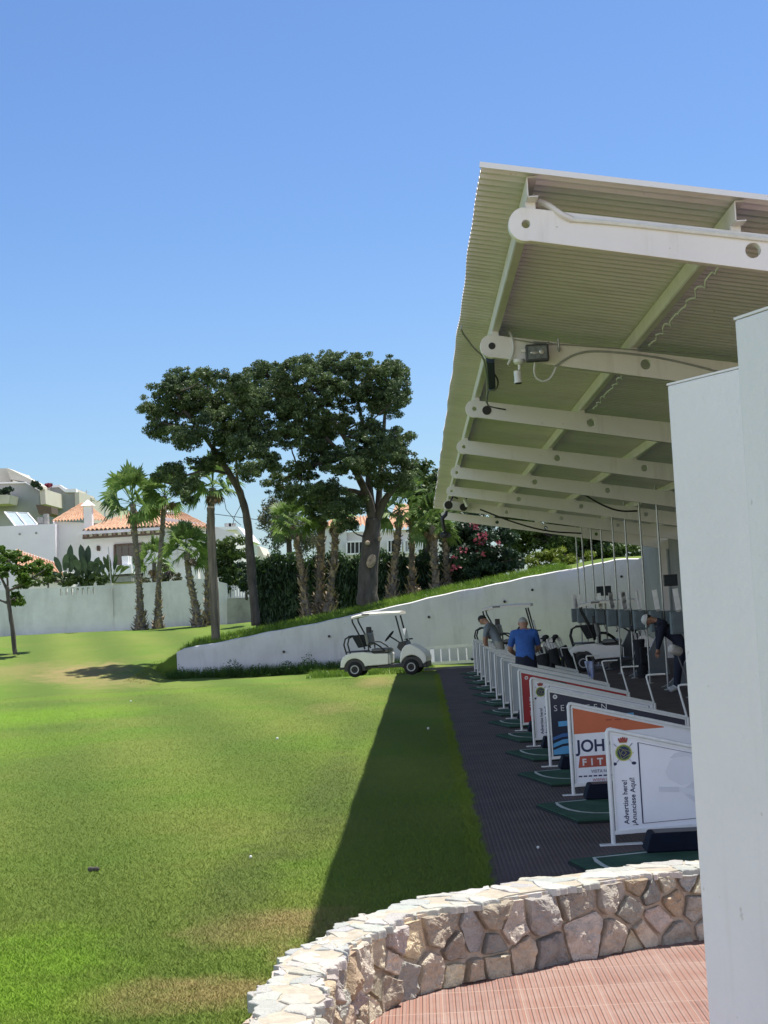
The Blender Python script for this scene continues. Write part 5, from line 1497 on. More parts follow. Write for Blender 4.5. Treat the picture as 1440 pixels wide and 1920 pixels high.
def fan_palm(trunk_px, Y, crown_px, Rc, r0, r1, label, nleaf=34, boots=0.35, seed=1, skirt=8, group="fan palms", up_bias=0.0):
    pts = [at(x, y, Y) for x, y in trunk_px]
    root = empty("palm_tree", pts[0], label, "palm tree", group)
    P = pts
    for _ in range(2):
        Q = [P[0]]
        for a, c in zip(P, P[1:]): Q += [a.lerp(c, .25), a.lerp(c, .75)]
        P = Q + [P[-1]]
    # dense rings
    D = [P[0]]; 
    for a, c in zip(P, P[1:]):
        k = max(1, int((c - a).length / .07))
        D += [a.lerp(c, (i + 1) / k) for i in range(k)]
    H = len(D); mb = MB()
    rs = [(r0 + (r1 - r0) * min(1, (i / H) * 3.0) + .10 * max(0, 1 - i / H * 6)) * (1 + (.09 if i % 2 else -.05) + rnd.uniform(-.05, .05)) for i in range(H)]
    mb.tube(D, rs, 11); nf0 = len(mb.f)
    # old leaf bases standing out from the trunk
    V = []; F = []
    nb = int(H * (5 if boots > .5 else 3.2))
    for _ in range(nb):
        t = rnd.random() ** (1.0 if boots > .5 else 2.2)
        if t > boots + .12 and rnd.random() > .25: continue
        i = min(H - 2, int(t * H)); c = D[i]; a = rnd.uniform(0, 6.28); r = rs[i] * .9
        n_ = Vector((math.cos(a), math.sin(a), 0)); s = Vector((-n_.y, n_.x, 0)); big = (1.0 if t < boots * .6 else .5)
        p = c + n_ * r; ln = rnd.uniform(.14, .36) * (big + .1); w = .05 + .04 * rnd.random()
        q = p + n_ * ln * .55 + Vector((0, 0, ln * rnd.uniform(-.3, .9)))
        k = len(V); V += [tuple(p - s * w), tuple(p + s * w), tuple(q + s * w * .3), tuple(q - s * w * .3), tuple(p - s * w - Vector((0, 0, .05))), tuple(p + s * w - Vector((0, 0, .05)))]
        F += [(k, k + 1, k + 2, k + 3), (k + 4, k + 5, k + 2, k + 3)]
    mb.add(V, F); to_ = W(mb, "trunk", [M_BARKP, M_BOOT], root)
    for pf in list(to_.data.polygons)[nf0:]: pf.material_index = 1
    top = D[-1]; V = []; F = []
    for i in range(nleaf):
        t = i / nleaf; elv = math.radians(88 - 118 * t ** 1.25 + rnd.uniform(-10, 10) + up_bias); az_ = i * 2.39996 + rnd.uniform(-.3, .3)
        d = (math.cos(elv) * math.cos(az_), math.cos(elv) * math.sin(az_), math.sin(elv))
        L1 = Rc * (.40 + .24 * rnd.random() + .22 * (1 - t)); fan_leaf(V, F, tuple(top + Vector((0, 0, .1 * (1 - t)))), d, L1, Rc * rnd.uniform(.56, .72), 16, .12 + .45 * t, 78)
    WF("fronds", V, F, M_PALM, root)
    V = []; F = []
    for i in range(skirt):
        az_ = rnd.uniform(0, 6.28); elv = math.radians(rnd.uniform(-75, -45)); d = (math.cos(elv) * math.cos(az_), math.cos(elv) * math.sin(az_), math.sin(elv))
        fan_leaf(V, F, tuple(top - Vector((0, 0, .1))), d, Rc * .25, Rc * .35, 12, .2, 70)
    if skirt: WF("dry_fronds", V, F, M_PALMD, root)
    return root
LG = "fan palms by the boundary wall"; RG = "fan palms behind the retaining wall"
fan_palm([(264, 1186), (262, 1100), (254, 1020), (249, 945)], 73, None, 1.48, .20, .135, "leftmost tall palm with the fullest green crown, before the boundary wall", 32, .30, 1, 5, LG)
fan_palm([(297, 1184), (297, 1090), (303, 1010), (309, 930)], 73.4, None, 1.18, .17, .11, "slender leaning palm second from the left, its crown brushed by the dark tree", 26, .25, 2, 5, LG)
fan_palm([(372, 1178), (366, 1130), (355, 1085), (350, 1035)], 70, None, 1.10, .24, .14, "short curved palm with a shaggy base and low crown", 30, .55, 3, 3, LG, up_bias=6)
fan_palm([(392, 1176), (390, 1100), (391, 1010), (399, 915)], 71, None, 1.22, .18, .15, "tall palm hidden behind the weathered wooden pole", 34, .5, 4, 6, LG)
fan_palm([(577, 1166), (570, 1100), (561, 1040), (550, 985)], 60, None, .95, .17, .11, "leftmost palm before the tall hedge, with a pale open crown", 26, .8, 5, 3, RG)
fan_palm([(598, 1156), (600, 1090), (602, 1020), (604, 965)], 60.5, None, .85, .19, .13, "second palm before the tall hedge, its crown lost in the dark tree", 18, .9, 6, 3, RG)
fan_palm([(618, 1148), (622, 1090), (627, 1040), (629, 975)], 60, None, .85, .18, .12, "third palm before the tall hedge, left of the thick trunk", 18, .9, 7, 3, RG)
fan_palm([(734, 1124), (737, 1080), (745, 1020), (749, 960)], 60, None, .90, .16, .11, "slim bent palm just right of the thick trunk", 26, .6, 8, 3, RG)
fan_palm([(774, 1118), (772, 1060), (772, 1000), (771, 930)], 60.5, None, .72, .14, .10, "straight dark-stemmed palm with a tiny crown", 12, .5, 9, 0, RG)
fan_palm([(818, 1112), (816, 1070), (813, 1030), (810, 985)], 59.5, None, .95, .15, .12, "palm nearest the canopy's far eave, with drooping pale fronds", 28, .7, 10, 6, RG)
fan_palm([(842, 1106), (839, 1070), (836, 1035), (833, 985)], 60, None, .70, .14, .11, "palm trunk farthest right, below the black hanging device", 16, .7, 11, 2, RG)
# weathered pole
mb = MB(); limb(mb, [at(405, 1200, 56), at(401, 1100, 56), at(396, 1010, 56), at(395, 950, 56)], .16, .135, 12, .004)
o = mb.build("wooden_pole", M_POLEW, smooth='all'); tag(o, "thick weathered wooden pole standing in front of the palms", "pole")

# plants behind the boundary wall
def paddle_plant(x, y, Y, H_, n, label, m=M_BAN, wid=.085, name="banana_plant"):
    b = at(x, y, Y); root = empty(name, b, label, "plant"); V = []; F = []; mb = MB()
    for i in range(n):
        a = rnd.uniform(0, 6.28); tilt = rnd.uniform(.1, 1.0); L = H_ * rnd.uniform(.6, 1.0)
        d = np.array((math.cos(a) * math.sin(tilt), .6 * math.sin(a) * math.sin(tilt), math.cos(tilt)))
        o_ = np.array(b) + np.array((rnd.uniform(-.25, .25), rnd.uniform(-.2, .2), 0)); s = np.cross(d, (0, 1.0, .2)); s /= np.linalg.norm(s)
        prev = None; K = 7
        mb.tube([o_, o_ + d * L * .45], [.04, .02], 5)
        for j in range(K + 1):
            t = j / K; c = o_ + d * L * (.42 + .58 * t) + np.array((0, 0, -.35 * L * t * t * math.sin(tilt)))
            w = wid * L * math.sin(math.pi * min(1, .08 + .92 * t)) ** .6 * .9 + .01
            k = len(V); V += [c - s * w, c, c + s * w]; V[k] = V[k] + np.array((0, 0, .08 * w)); 
            if prev is not None: F += [(prev, prev + 1, k + 1, k), (prev + 1, prev + 2, k + 2, k + 1)]
            prev = k
    W(mb, "stalks", M_LEAFM, root); WF("leaves", V, F, m, root); return root
paddle_plant(122, 1100, 79, 2.2, 13, "banana-like plant with pointed paddle leaves above the boundary wall")
paddle_plant(165, 1100, 79, 2.3, 17, "wider banana-like plant right of the first one, before the tiled house")
paddle_plant(205, 1092, 79.5, 1.6, 12, "low arching plant below the house's brown-framed window", M_LEAFM, .07, "arching_plant")
crown_tree("garden_shrub", "low dark shrubbery along the boundary wall left of the paddle plants", "shrub", at(90, 1100, 79), [([(90, 1110, 79), (90, 1085, 79)], .05, .03)], [(70, 1092, 20, 10), (95, 1085, 16, 14), (125, 1090, 18, 12), (150, 1090, 26, 14), (185, 1088, 20, 12), (45, 1094, 20, 10)], 79, .7, M_LEAFM, .07, 1.6, puff=.22)
fan_palm([(290, 1100), (289, 1075), (289, 1055)], 81, None, 1.1, .12, .1, "small yellowish garden palm between the two tallest left palms", 22, .3, 21, 6, None)
crown_tree("garden_shrub", "loose ochre-green shrub on the terrace right of the slender palm", "shrub", at(315, 1095, 80), [([(315, 1100, 80), (318, 1070, 80)], .05, .02)], [(312, 1072, 14, 14), (325, 1085, 18, 9), (300, 1085, 12, 10), (268, 1085, 12, 12)], 80, .6, M_LEAFO, .07, 1.2, puff=.22)

# young tree on the left
crown_tree("young_tree", "young broad-leaved tree with a slim dark trunk standing alone on the lawn at left", "tree", at(28, 1233, 60),
    [([(29, 1236, 60), (24, 1180, 60), (16, 1130, 60), (14, 1100, 60)], .095, .07), ([(14, 1110, 60), (5, 1085, 60), (-20, 1060, 60)], .06, .03), ([(15, 1108, 60), (38, 1098, 59.8), (58, 1085, 59.6), (85, 1068, 59.5)], .055, .02),
     ([(14, 1105, 60), (14, 1070, 60), (16, 1050, 60)], .05, .02), ([(16, 1132, 60), (0, 1125, 60), (-20, 1120, 60)], .05, .02), ([(16, 1128, 60), (26, 1122, 60), (33, 1120, 60)], .02, .01)],
    [(10, 1045, 28, 16), (35, 1058, 26, 18), (62, 1068, 26, 14), (85, 1072, 16, 10), (5, 1075, 28, 16), (40, 1082, 26, 10), (-20, 1060, 26, 26), (30, 1120, 10, 10), (38, 1128, 6, 8), (-25, 1095, 22, 16)],
    60, 1.3, M_LEAFF, .085, .95, puff=.24, aspect=.6, up=.6)

# ------------------------------------------------------------------ boundary wall and houses
M_TILE = NT("clay_roof_tiles")
_p = M_TILE.pos(); _c = M_TILE.mix(M_TILE.ramp(M_TILE.noise(_p, 3.5, 4, .7), .38, .62), (.38, .20, .12, 1), (.52, .33, .21, 1)); _c = M_TILE.mix(M_TILE.ramp(M_TILE.noise(_p, 9, 3, .7), .55, .7), _c, (.70, .52, .36, 1))
M_TILE.l(_c, M_TILE.b.inputs["Base Color"]); M_TILE.b.inputs["Roughness"].default_value = .85; M_TILE = M_TILE.m
M_HOUSE = mat("cream_white_house", (.86, .82, .80), .85, .04, .6)
M_LILAC = mat("pale_lilac_render", (.84, .79, .82), .85, .05, .5)
M_APTG = mat("grey_apartment_render", (.33, .335, .34), .9, .10, .25)
M_APTC = mat("cream_apartment_trim", (.62, .57, .48), .85, .06, .4)
M_BROWN = mat("brown_beam", (.13, .085, .06), .7)
M_GLASSD = mat("dark_window", (.03, .035, .04), .08, .2, 2)
M_SOLAR = mat("solar_panel_glass", (.42, .50, .52), .15, .05, 2)

def at3(x, y, Y): return at(x, y, Y)
def slab(name, px, Y, depth, m, parent=None, skew=0.0):
    poly = [at(x, y, Y) for x, y in px]
    mb = MB(); mb.prism(poly, (0, 0, 0), (skew, depth, 0))
    return W(mb, name, m, parent)
def tiled(parent, name, e0, e1, r1, r0, rows, amp=.13):
    "curved tile rows running from eave e0-e1 up to ridge r0-r1"
    e0, e1, r0, r1 = map(Vector, (e0, e1, r0, r1)); k = 8; V = []; F = []; n = rows * k; m_ = 8
    nrm = (e1 - e0).cross(r0 - e0)
    if nrm.length < 1e-6: nrm = (e1 - e0).cross(r1 - e0)
    nrm.normalize(); nrm = nrm if nrm.z > 0 else -nrm
    for i in range(n + 1):
        u = i / n; a = e0.lerp(e1, u); b = r0.lerp(r1, u); h = amp * abs(math.sin(math.pi * i / k))
        for j in range(m_ + 1):
            V.append(tuple(a.lerp(b, j / m_) + nrm * (h + .02 * (j % 2))))
    for i in range(n):
        for j in range(m_): F.append((i * (m_ + 1) + j, (i + 1) * (m_ + 1) + j, (i + 1) * (m_ + 1) + j + 1, i * (m_ + 1) + j + 1))
    o_ = WF(name, V, F, M_TILE, parent); return o_

YW = 77
bw = empty("boundary_wall", at(200, 1180, YW), "long aged white boundary wall across the far lawn, with seven slots cut in it", "wall")
top = [(-260, 1124), (0, 1107), (60, 1104), (120, 1101), (200, 1097), (300, 1091), (350, 1087), (408, 1083), (409, 1090), (425, 1094)]
pl_ = [at(x, y, YW) for x, y in top]; poly = pl_ + [Vector((pl_[-1].x, YW, .8)), Vector((pl_[0].x, YW, .8))]
# leave real slots: build the wall as strips between slots
slots = [113 + 10.2 * k for k in range(7)]
edges = []
for sx in slots:
    a = at(sx, 1112, YW).x; edges.append((a, a + .105))
def wtop(X):
    for a, b in zip(pl_, pl_[1:]):
        if a.x <= X <= b.x: return a.z + (b.z - a.z) * (X - a.x) / max(1e-6, b.x - a.x)
    return pl_[-1].z
mb = MB(); th = (0, .25, 0)
xa = pl_[0].x; z1 = at(130, 1120, YW).z; z2 = at(130, 1103.5, YW).z
xcuts = [xa] + [v for e in edges for v in e] + [pl_[-1].x]
for k in range(0, len(xcuts), 2):
    a, b = xcuts[k], xcuts[k + 1]; inn = [q for q in pl_ if a < q.x < b]
    mb.prism([(a, YW, .8), (b, YW, .8), (b, YW, wtop(b))] + [tuple(q) for q in inn[::-1]] + [(a, YW, wtop(a))], (0, 0, 0), th)
for a, b in edges:
    zt = wtop(a)
    mb.prism([(a, YW, .8), (b, YW, .8), (b, YW, zt - .40), (a, YW, zt - .40)], (0, 0, 0), th)
    mb.prism([(a, YW, zt - .07), (b, YW, zt - .07), (b, YW, zt), (a, YW, zt)], (0, 0, 0), th)
W(mb, "wall_body", M_FARWALL, bw)
mb = MB(); mb.box(at(210, 1105, YW) + Vector((0, -.04, -.5)), (.06, .06, 1.6)); mb.box(at(212, 1140, YW) + Vector((0, -.01, 0)), (.02, .01, 2.2)); W(mb, "drain_pipe", M_WALLOLD, bw)
mb = MB(); c = at(207, 1050, YW + .4); mb.tube([at(209, 1100, YW + .4), at(203, 1025, YW + .4)], .022, 6); o = mb.build("flag_pole", M_STEEL); tag(o, "very thin light mast rising from the boundary wall near the banana-like plants", "mast")
slab("concrete_wall", [(426, 1122), (500, 1118), (500, 1180), (426, 1180)], 76.5, .25, M_CONC); o = COL.objects["concrete_wall"]; tag(o, "low bare grey concrete wall right of the white boundary wall's end", "wall")
g = empty("white_gate", at(445, 1110, 77.5), "small white slatted gate above the grey concrete wall", "gate")
mb = MB()
for k in range(9):
    a = at(430 + k * 5, 1124, 77.5); b = at(430 + k * 5 - .6, 1098, 77.5); mb.bar(a, b, .09, .03)
W(mb, "slats", M_PANEL, g); mb = MB(); mb.bar(at(428, 1104, 77.53), at(474, 1101, 77.53), .06, .04); mb.bar(at(428, 1120, 77.53), at(474, 1117, 77.53), .06, .04); W(mb, "rails", M_PANEL, g)

# main house with tiled hip roofs
Yh = 96
h = empty("tiled_house", at(270, 1080, Yh), "cream house with orange tiled roofs behind the left palms", "house")
slab("wall", [(158, 990), (303, 984), (303, 1120), (163, 1120)], Yh, 8, M_HOUSE, h)
slab("wing_wall", [(300, 968), (398, 985), (440, 1000), (440, 1120), (300, 1120)], Yh + 2.5, 7, M_HOUSE, h)
e0, e1, ap = at(154, 996, Yh - .5), at(306, 987.5, Yh - .5), at(247, 962, Yh + 4)
tiled(h, "roof", e0, e1, ap + Vector((.3, 0, 0)), ap, 19); 
tiled(h, "roof", at(306, 987.5, Yh - .5), at(306, 987.5, Yh - .5) + Vector((.2, 8, 0)), ap + Vector((0, 1, 0)), ap, 8)
e0, e1, r0, r1 = at(262, 980, Yh + 2), at(402, 992, Yh + 2), at(292, 957, Yh + 6), at(326, 955, Yh + 6)
tiled(h, "roof", e0, e1, r1, r0, 18)
mb = MB(); mb.prism([(at(150, 1000, Yh).x, Yh - .5, at(150, 998, Yh).z), (at(306, 1000, Yh).x, Yh - .5, at(306, 989, Yh).z), (at(306, 1000, Yh).x, Yh - .5, at(306, 994, Yh).z), (at(150, 1000, Yh).x, Yh - .5, at(150, 1003.5, Yh).z)], (0, 0, 0), (0, .5, 0)); W(mb, "eaves_band", M_HOUSE, h)
mb = MB(); mb.bar(at(155, 1009, Yh - 1.2), at(304, 1000.5, Yh - 1.2), .12, .13)
for k in range(9): q = at(158 + k * 18, 1008 - k * 1.02, Yh - 1.2); mb.bar(q + Vector((0, -.2, .1)), q + Vector((0, 1.3, .15)), .1, .14)
W(mb, "pergola_beams", M_BROWN, h)
def window(parent, px, Y, nm="window", m=M_GLASSD, frame=M_PANEL, fr=.08, bars=0):
    w = MB(); poly = [at(x, y, Y) for x, y in px]; c = sum(poly, Vector()) / 4
    for a, b in zip(poly, poly[1:] + poly[:1]): w.bar(a, b, fr, fr)
    o_ = W(w, nm, frame, parent)
    g_ = MB(); g_.prism([tuple(p) for p in poly], (0, .02, 0), (0, .04, 0)); W(g_, "pane", m, o_)
    if bars:
        b_ = MB()
        for k in range(1, bars):
            t = k / bars; b_.bar(poly[0].lerp(poly[1], t), poly[3].lerp(poly[2], t), .035, .035)
        W(b_, "bars", frame, o_)
    return o_
window(h, [(215, 1022), (267, 1019), (267, 1058), (215, 1061)], Yh - .06, frame=M_BROWN, fr=.12, bars=4)
window(h, [(182, 1024), (187, 1024), (187, 1032), (182, 1032)], Yh - .06, "wall_lamp", M_BROWN, M_BROWN, .05)
window(h, [(306, 1030), (330, 1029), (332, 1070), (307, 1070)], Yh + 2.4, "door", M_PANEL, M_HOUSE, .08)
slab("balcony", [(183, 1062), (246, 1058), (247, 1075), (184, 1080)], Yh - 2.2, 2, M_PANEL, h)
slab("balcony", [(228, 1043), (240, 1042), (241, 1060), (229, 1061)], Yh - 2.0, 1.5, M_PANEL, h)
slab("balcony_slab", [(196, 1083), (246, 1080), (247, 1090), (197, 1093)], Yh - 2.0, 1.8, M_CONC, h)
slab("terrace_wall", [(318, 1066), (370, 1062), (372, 1090), (320, 1092)], Yh - 4, 1, M_HOUSE, h)
def chimney(x0, x1, y0, y1, Y, parent, capw=1.5, caph=12):
    a, b = at(x0, y1, Y), at(x1, y1, Y); w = b.x - a.x; zt = at((x0 + x1) / 2, y0, Y).z
    mb = MB(); mb.box(((a.x + b.x) / 2, Y + w / 2, (a.z + zt) / 2), (w, w, zt - a.z)); c_ = W(mb, "chimney", M_HOUSE, parent)
    mb = MB(); cx = (a.x + b.x) / 2; hw_ = w * capw / 2; hz = caph / FPX * Y
    mb.add([(cx - hw_, Y + w / 2 - hw_, zt), (cx + hw_, Y + w / 2 - hw_, zt), (cx + hw_, Y + w / 2 + hw_, zt), (cx - hw_, Y + w / 2 + hw_, zt), (cx, Y + w / 2, zt + hz)], [(0, 1, 4), (1, 2, 4), (2, 3, 4), (3, 0, 4), (3, 2, 1, 0)]); W(mb, "chimney_cap", M_PANEL, c_)
    return c_
chimney(314, 328, 960, 985, Yh + 4.5, h, 1.9, 12)
# left neighbour
h2 = empty("tiled_house", at(130, 1050, Yh + 1), "narrow white house with a square chimney and small tiled hip roof", "house")
slab("wall", [(101, 977), (158, 980), (168, 985), (168, 1120), (108, 1120)], Yh + 1, 7, M_HOUSE, h2, skew=2.5)
slab("corner_pier", [(99, 977), (107, 983), (114, 1060), (107, 1060)], Yh + .9, .3, M_PANEL, h2)
tiled(h2, "roof", at(96, 979, Yh + .6), at(166, 976, Yh + .6), at(158, 946, Yh + 4), at(153, 946, Yh + 4), 12)
tiled(h2, "roof", at(166, 976, Yh + .6), at(204, 978, Yh + 3), at(160, 946, Yh + 4), at(157, 946, Yh + 4), 6)
chimney(158, 173, 948, 990, Yh + .2, h2, 1.6, 12)
# flat-roofed block
h3 = empty("flat_roofed_house", at(50, 1040, Yh), "pale lilac flat-roofed house with solar panels on top, at the far left", "house")
slab("wall", [(-160, 996), (0, 987), (103, 982), (107, 1120), (-160, 1120)], Yh, 8, M_LILAC, h3)
mb = MB(); q = [at(9, 960, Yh + 1.6), at(52, 962, Yh + 1.6), at(70, 983, Yh + .2), at(29, 986, Yh + .2)]; mb.prism([tuple(v) for v in q], (0, 0, 0), (0, .06, -.02)); s_ = W(mb, "solar_panel", M_SOLAR, h3)
mb = MB()
for a, b in ((0, 1), (1, 2), (2, 3), (3, 0)): mb.bar(q[a] + Vector((0, -.03, 0)), q[b] + Vector((0, -.03, 0)), .07)
mb.bar(q[0].lerp(q[1], .5) + Vector((0, -.03, 0)), q[3].lerp(q[2], .5) + Vector((0, -.03, 0)), .07); W(mb, "frame", M_PANEL, s_)
for x in (37, 68):
    mb = MB(); c = at(x, 1001.5 if x == 37 else 999.5, Yh); mb.lathe(c, (0, -1, 0), [(0, .001), (0, .07), (.05, .07), (.05, .001)], 10); W(mb, "vent_pipe", M_CONC, h3)
mb = MB(); mb.box(at(78, 976, Yh + 1), (.4, .5, .4)); mb.box(at(87, 973, Yh + 1), (.25, .5, .6)); W(mb, "roof_unit", M_CONC, h3)
h4 = empty("tiled_shed", at(60, 1070, 88), "low tiled roof sloping down to the right in front of the lilac house", "shed")
tiled(h4, "roof", at(28, 1074, 87), at(125, 1082, 87), at(100, 1056, 90), at(30, 1032, 90), 14); slab("wall", [(28, 1062), (120, 1072), (120, 1110), (28, 1110)], 88.5, 3, M_HOUSE, h4)
slab("ridge_cap", [(28, 1030), (102, 1054), (102, 1059), (28, 1036)], 89.8, .3, M_HOUSE, h4)

# stepped apartments farther back
Ya = 165
ap1 = empty("apartment_building", at(40, 950, Ya), "nearest grey stepped apartment block with a cream roof edge, top left", "building")
slab("side_wall", [(-200, 908), (0, 906), (48, 905), (74, 920), (78, 1040), (-200, 1040)], Ya, 10, M_APTG, ap1)
slab("end_pier", [(74, 918), (84, 917), (86, 945), (76, 946)], Ya - .2, 9, M_APTC, ap1)
slab("penthouse", [(-200, 882), (12, 878), (20, 892), (20, 905), (-200, 909)], Ya + 3, 10, M_APTC, ap1)
slab("roof_parapet", [(12, 877), (24, 882), (64, 902), (76, 910), (76, 918), (62, 913), (45, 903), (20, 899)], Ya + 1, 3, M_APTC, ap1)
slab("coping", [(-200, 906), (48, 903.5), (48, 906), (-200, 909)], Ya - .3, .5, M_PANEL, ap1)
slab("balcony", [(-60, 926), (19, 928), (16, 944), (-60, 948)], Ya - 4, 3.5, M_APTC, ap1)
slab("balcony", [(67, 946), (96, 950), (97, 963), (92, 968), (73, 964)], Ya - 3, 3, M_BROWN, ap1)
crown_tree("balcony_plants", "dark trailing plants on the balcony of the nearest apartment block", "plants", at(5, 925, Ya - 4), [], [(5, 922, 14, 7), (-15, 924, 14, 7)], Ya - 4, .8, M_HEDGE, .16, .35, puff=.5)
crown_tree("roof_shrub", "dark round shrub on the edge of the apartment roof", "shrub", at(71, 912, Ya - 1), [], [(71, 910, 7, 6)], Ya - 1, .6, M_HEDGE, .14, .8, puff=.35)
ap2 = empty("apartment_building", at(110, 950, Ya + 8), "second grey apartment block, stepping down behind the square chimney", "building")
slab("side_wall", [(94, 914), (112, 911), (122, 918), (143, 922), (143, 1040), (94, 1040)], Ya + 8, 10, M_APTG, ap2)
slab("end_pier", [(140, 924), (148, 922), (149, 950), (141, 951)], Ya + 7.7, 8, M_APTC, ap2)
slab("front_wall", [(78, 916), (94, 914), (94, 960), (80, 960)], Ya + 9, 8, M_APTC, ap2)
slab("roof_parapet", [(78, 911), (112, 909), (124, 917), (142, 916), (143, 923), (122, 923), (110, 913), (78, 915)], Ya + 7.6, .8, M_PANEL, ap2)
slab("penthouse", [(124, 918), (142, 917), (143, 925), (124, 926)], Ya + 10, 6, M_APTC, ap2)
slab("window", [(87, 924), (95, 923), (96, 934), (88, 935)], Ya + 8.9, .1, M_GLASSD, ap2)
crown_tree("roof_shrub", "small red-tipped shrub on the second apartment roof", "shrub", at(91, 908, Ya + 6), [], [(91, 908, 4, 2.5)], Ya + 6, .4, M_PINK, .12, 1.2, puff=.25)
for k, (x0, x1, yt) in enumerate(((148, 172, 932), (172, 186, 941), (186, 204, 946))):
    a_ = empty("apartment_building", at(x0, 960, Ya + 14 + 6 * k), ["third apartment block, with thin aerials on its roof", "fourth apartment block, just a pale strip behind the chimney", "farthest apartment block, left of the tallest palm crown"][k], "building")
    slab("side_wall", [(x0, yt), (x1, yt + 4), (x1, 1040), (x0, 1040)], Ya + 14 + 6 * k, 8, M_APTG, a_)
    slab("end_pier", [(x1 - 5, yt + 3), (x1, yt + 3), (x1, 1000), (x1 - 5, 1000)], Ya + 13.8 + 6 * k, 7, M_APTC, a_)
    slab("roof_parapet", [(x0, yt - 3), (x1, yt + 1), (x1, yt + 5), (x0, yt + 1)], Ya + 13.7 + 6 * k, 2, M_APTC, a_)
for x, lab in ((154, "left thin roof aerial on the far apartments"), (163, "right thin roof aerial on the far apartments")):
    mb = MB(); a, b = at(x, 936, Ya + 15), at(x - 1, 918, Ya + 15); mb.bar(a, b, .06); mb.bar(at(x - 4, 922, Ya + 15), at(x + 4, 923, Ya + 15), .05); mb.bar(at(x - 3, 927, Ya + 15), at(x + 3, 928, Ya + 15), .05)
    o = mb.build("roof_aerial", M_STEEL); tag(o, lab, "aerial")
h5 = empty("white_house", at(440, 1020, 120), "distant white house whose roof slopes down between the pole and the leaning trunk", "house")
slab("wall", [(405, 992), (448, 992), (462, 1012), (462, 1110), (405, 1110)], 120, 8, M_HOUSE, h5)
slab("roof_slab", [(402, 988), (446, 987), (466, 1012), (460, 1014), (444, 993), (402, 994)], 119.5, 9, M_PANEL, h5)
mb = MB(); mb.box(at(428, 985, 121), (.5, .5, .3)); mb.box(at(436, 985, 121), (.5, .5, .3)); W(mb, "roof_vents", M_CONC, h5)
h6 = empty("white_house", at(720, 1020, 86), "white house with barred windows and a bright tiled roof behind the hedge", "house")
slab("wall", [(608, 1000), (832, 990), (832, 1110), (608, 1110)], 86, 8, M_HOUSE, h6)
slab("wing_wall", [(606, 985), (650, 982), (650, 1110), (606, 1110)], 85.6, .3, M_FARWALL, h6)
tiled(h6, "roof", at(720, 993, 85.4), at(830, 990, 85.4), at(822, 945, 90), at(742, 948, 90), 16)
tiled(h6, "roof", at(604, 990, 85.2), at(700, 986, 85.2), at(690, 970, 89), at(625, 972, 89), 12)
for x0, x1, y0 in ((650, 681, 1015), (727, 752, 1012), (758, 769, 1012), (780, 792, 1012)):
    window(h6, [(x0, y0 + 24), (x1, y0 + 23), (x1, y0), (x0, y0 + 1)], 85.5 if x0 > 700 else 85.3, bars=4 if x0 < 780 else 0, m=M_GLASSD if x0 < 780 else M_FARWALL)
h7 = empty("apartment_building", at(478, 1030, 150), "sliver of pale building right of the leaning trunk", "building")
slab("wall", [(474, 1022), (486, 1024), (494, 1040), (494, 1080), (474, 1080)], 150, 8, M_APTC, h7)
mb = MB(); mb.bar(at(396, 963, 80), at(480, 974, 80), .03); mb.bar(at(480, 974, 80), at(560, 989, 80), .03)
o = mb.build("overhead_wire", M_BLACK); tag(o, "thin overhead wire from the wooden pole to the right", "wire")
mb = MB()
for pts in ([(420, 935), (424, 955), (440, 975), (452, 985)], [(446, 915), (452, 935), (450, 950), (440, 968), (436, 985)]):
    mb.tube([at(x, y, 57) for x, y in pts], .012, 5)
o = mb.build("hanging_twigs", M_BARK); tag(o, "bare looping twigs hanging from the leaning dark tree", "twigs")

# ------------------------------------------------------------------ grass, weeds and small things on the lawn
def blades(name, P, h, w, m, lean=.5):
    n = len(P); a = nr.random(n) * 6.283; d = np.stack([np.cos(a), np.sin(a), np.zeros(n)], 1)
    hh = h * (.5 + nr.random(n))[:, None]; ln = nr.normal(size=(n, 3)) * lean; ln[:, 2] = 0
    tip = P + np.array((0, 0, 1.0)) * hh + ln * hh
    V = np.stack([P - d * w / 2, P + d * w / 2, tip], 1).reshape(-1, 3); F = np.arange(n * 3).reshape(-1, 3)
    o_ = fast_mesh(name, V, F, m); tag(o_, kind="stuff"); return o_
def lawn_points(n, Ymin, Ymax, p):
    "more blades near the patio, fewer far off"
    u = nr.random(n); Y = (Ymin ** (1 - p) + u * (Ymax ** (1 - p) - Ymin ** (1 - p))) ** (1 / (1 - p))
    X = .38 - (.31 * Y + 4.6) * nr.random(n) ** 1.12
    P = np.stack([X, Y, np.zeros(n)], 1)
    # keep off the wall and patio
    near = Y < 9.7
    po = np.interp(Y, PO_[::-1][:, 1], PO_[::-1][:, 0])
    keep = ~near | (X < po - .02)
    return P[keep & (X < .37)]
P = lawn_points(880000, 7.6, 46, 1.75)
blades("lawn_grass", P, .016, .0048, M_BLADE, .8)
# long grass along the top of the bank
n = 26000; X = XA + nr.random(n) ** 1.0 * 13.5; Y = 54.36 + nr.random(n) ** 1.5 * 4.5
keep = (X > -3.2) | (nr.random(n) < .55); X, Y = X[keep], Y[keep]
P = np.array([(x, y, terr(x, y) - .02) for x, y in zip(X, Y)])
o = blades("bank_grass", P, .17, .03, M_TUFT, .45)
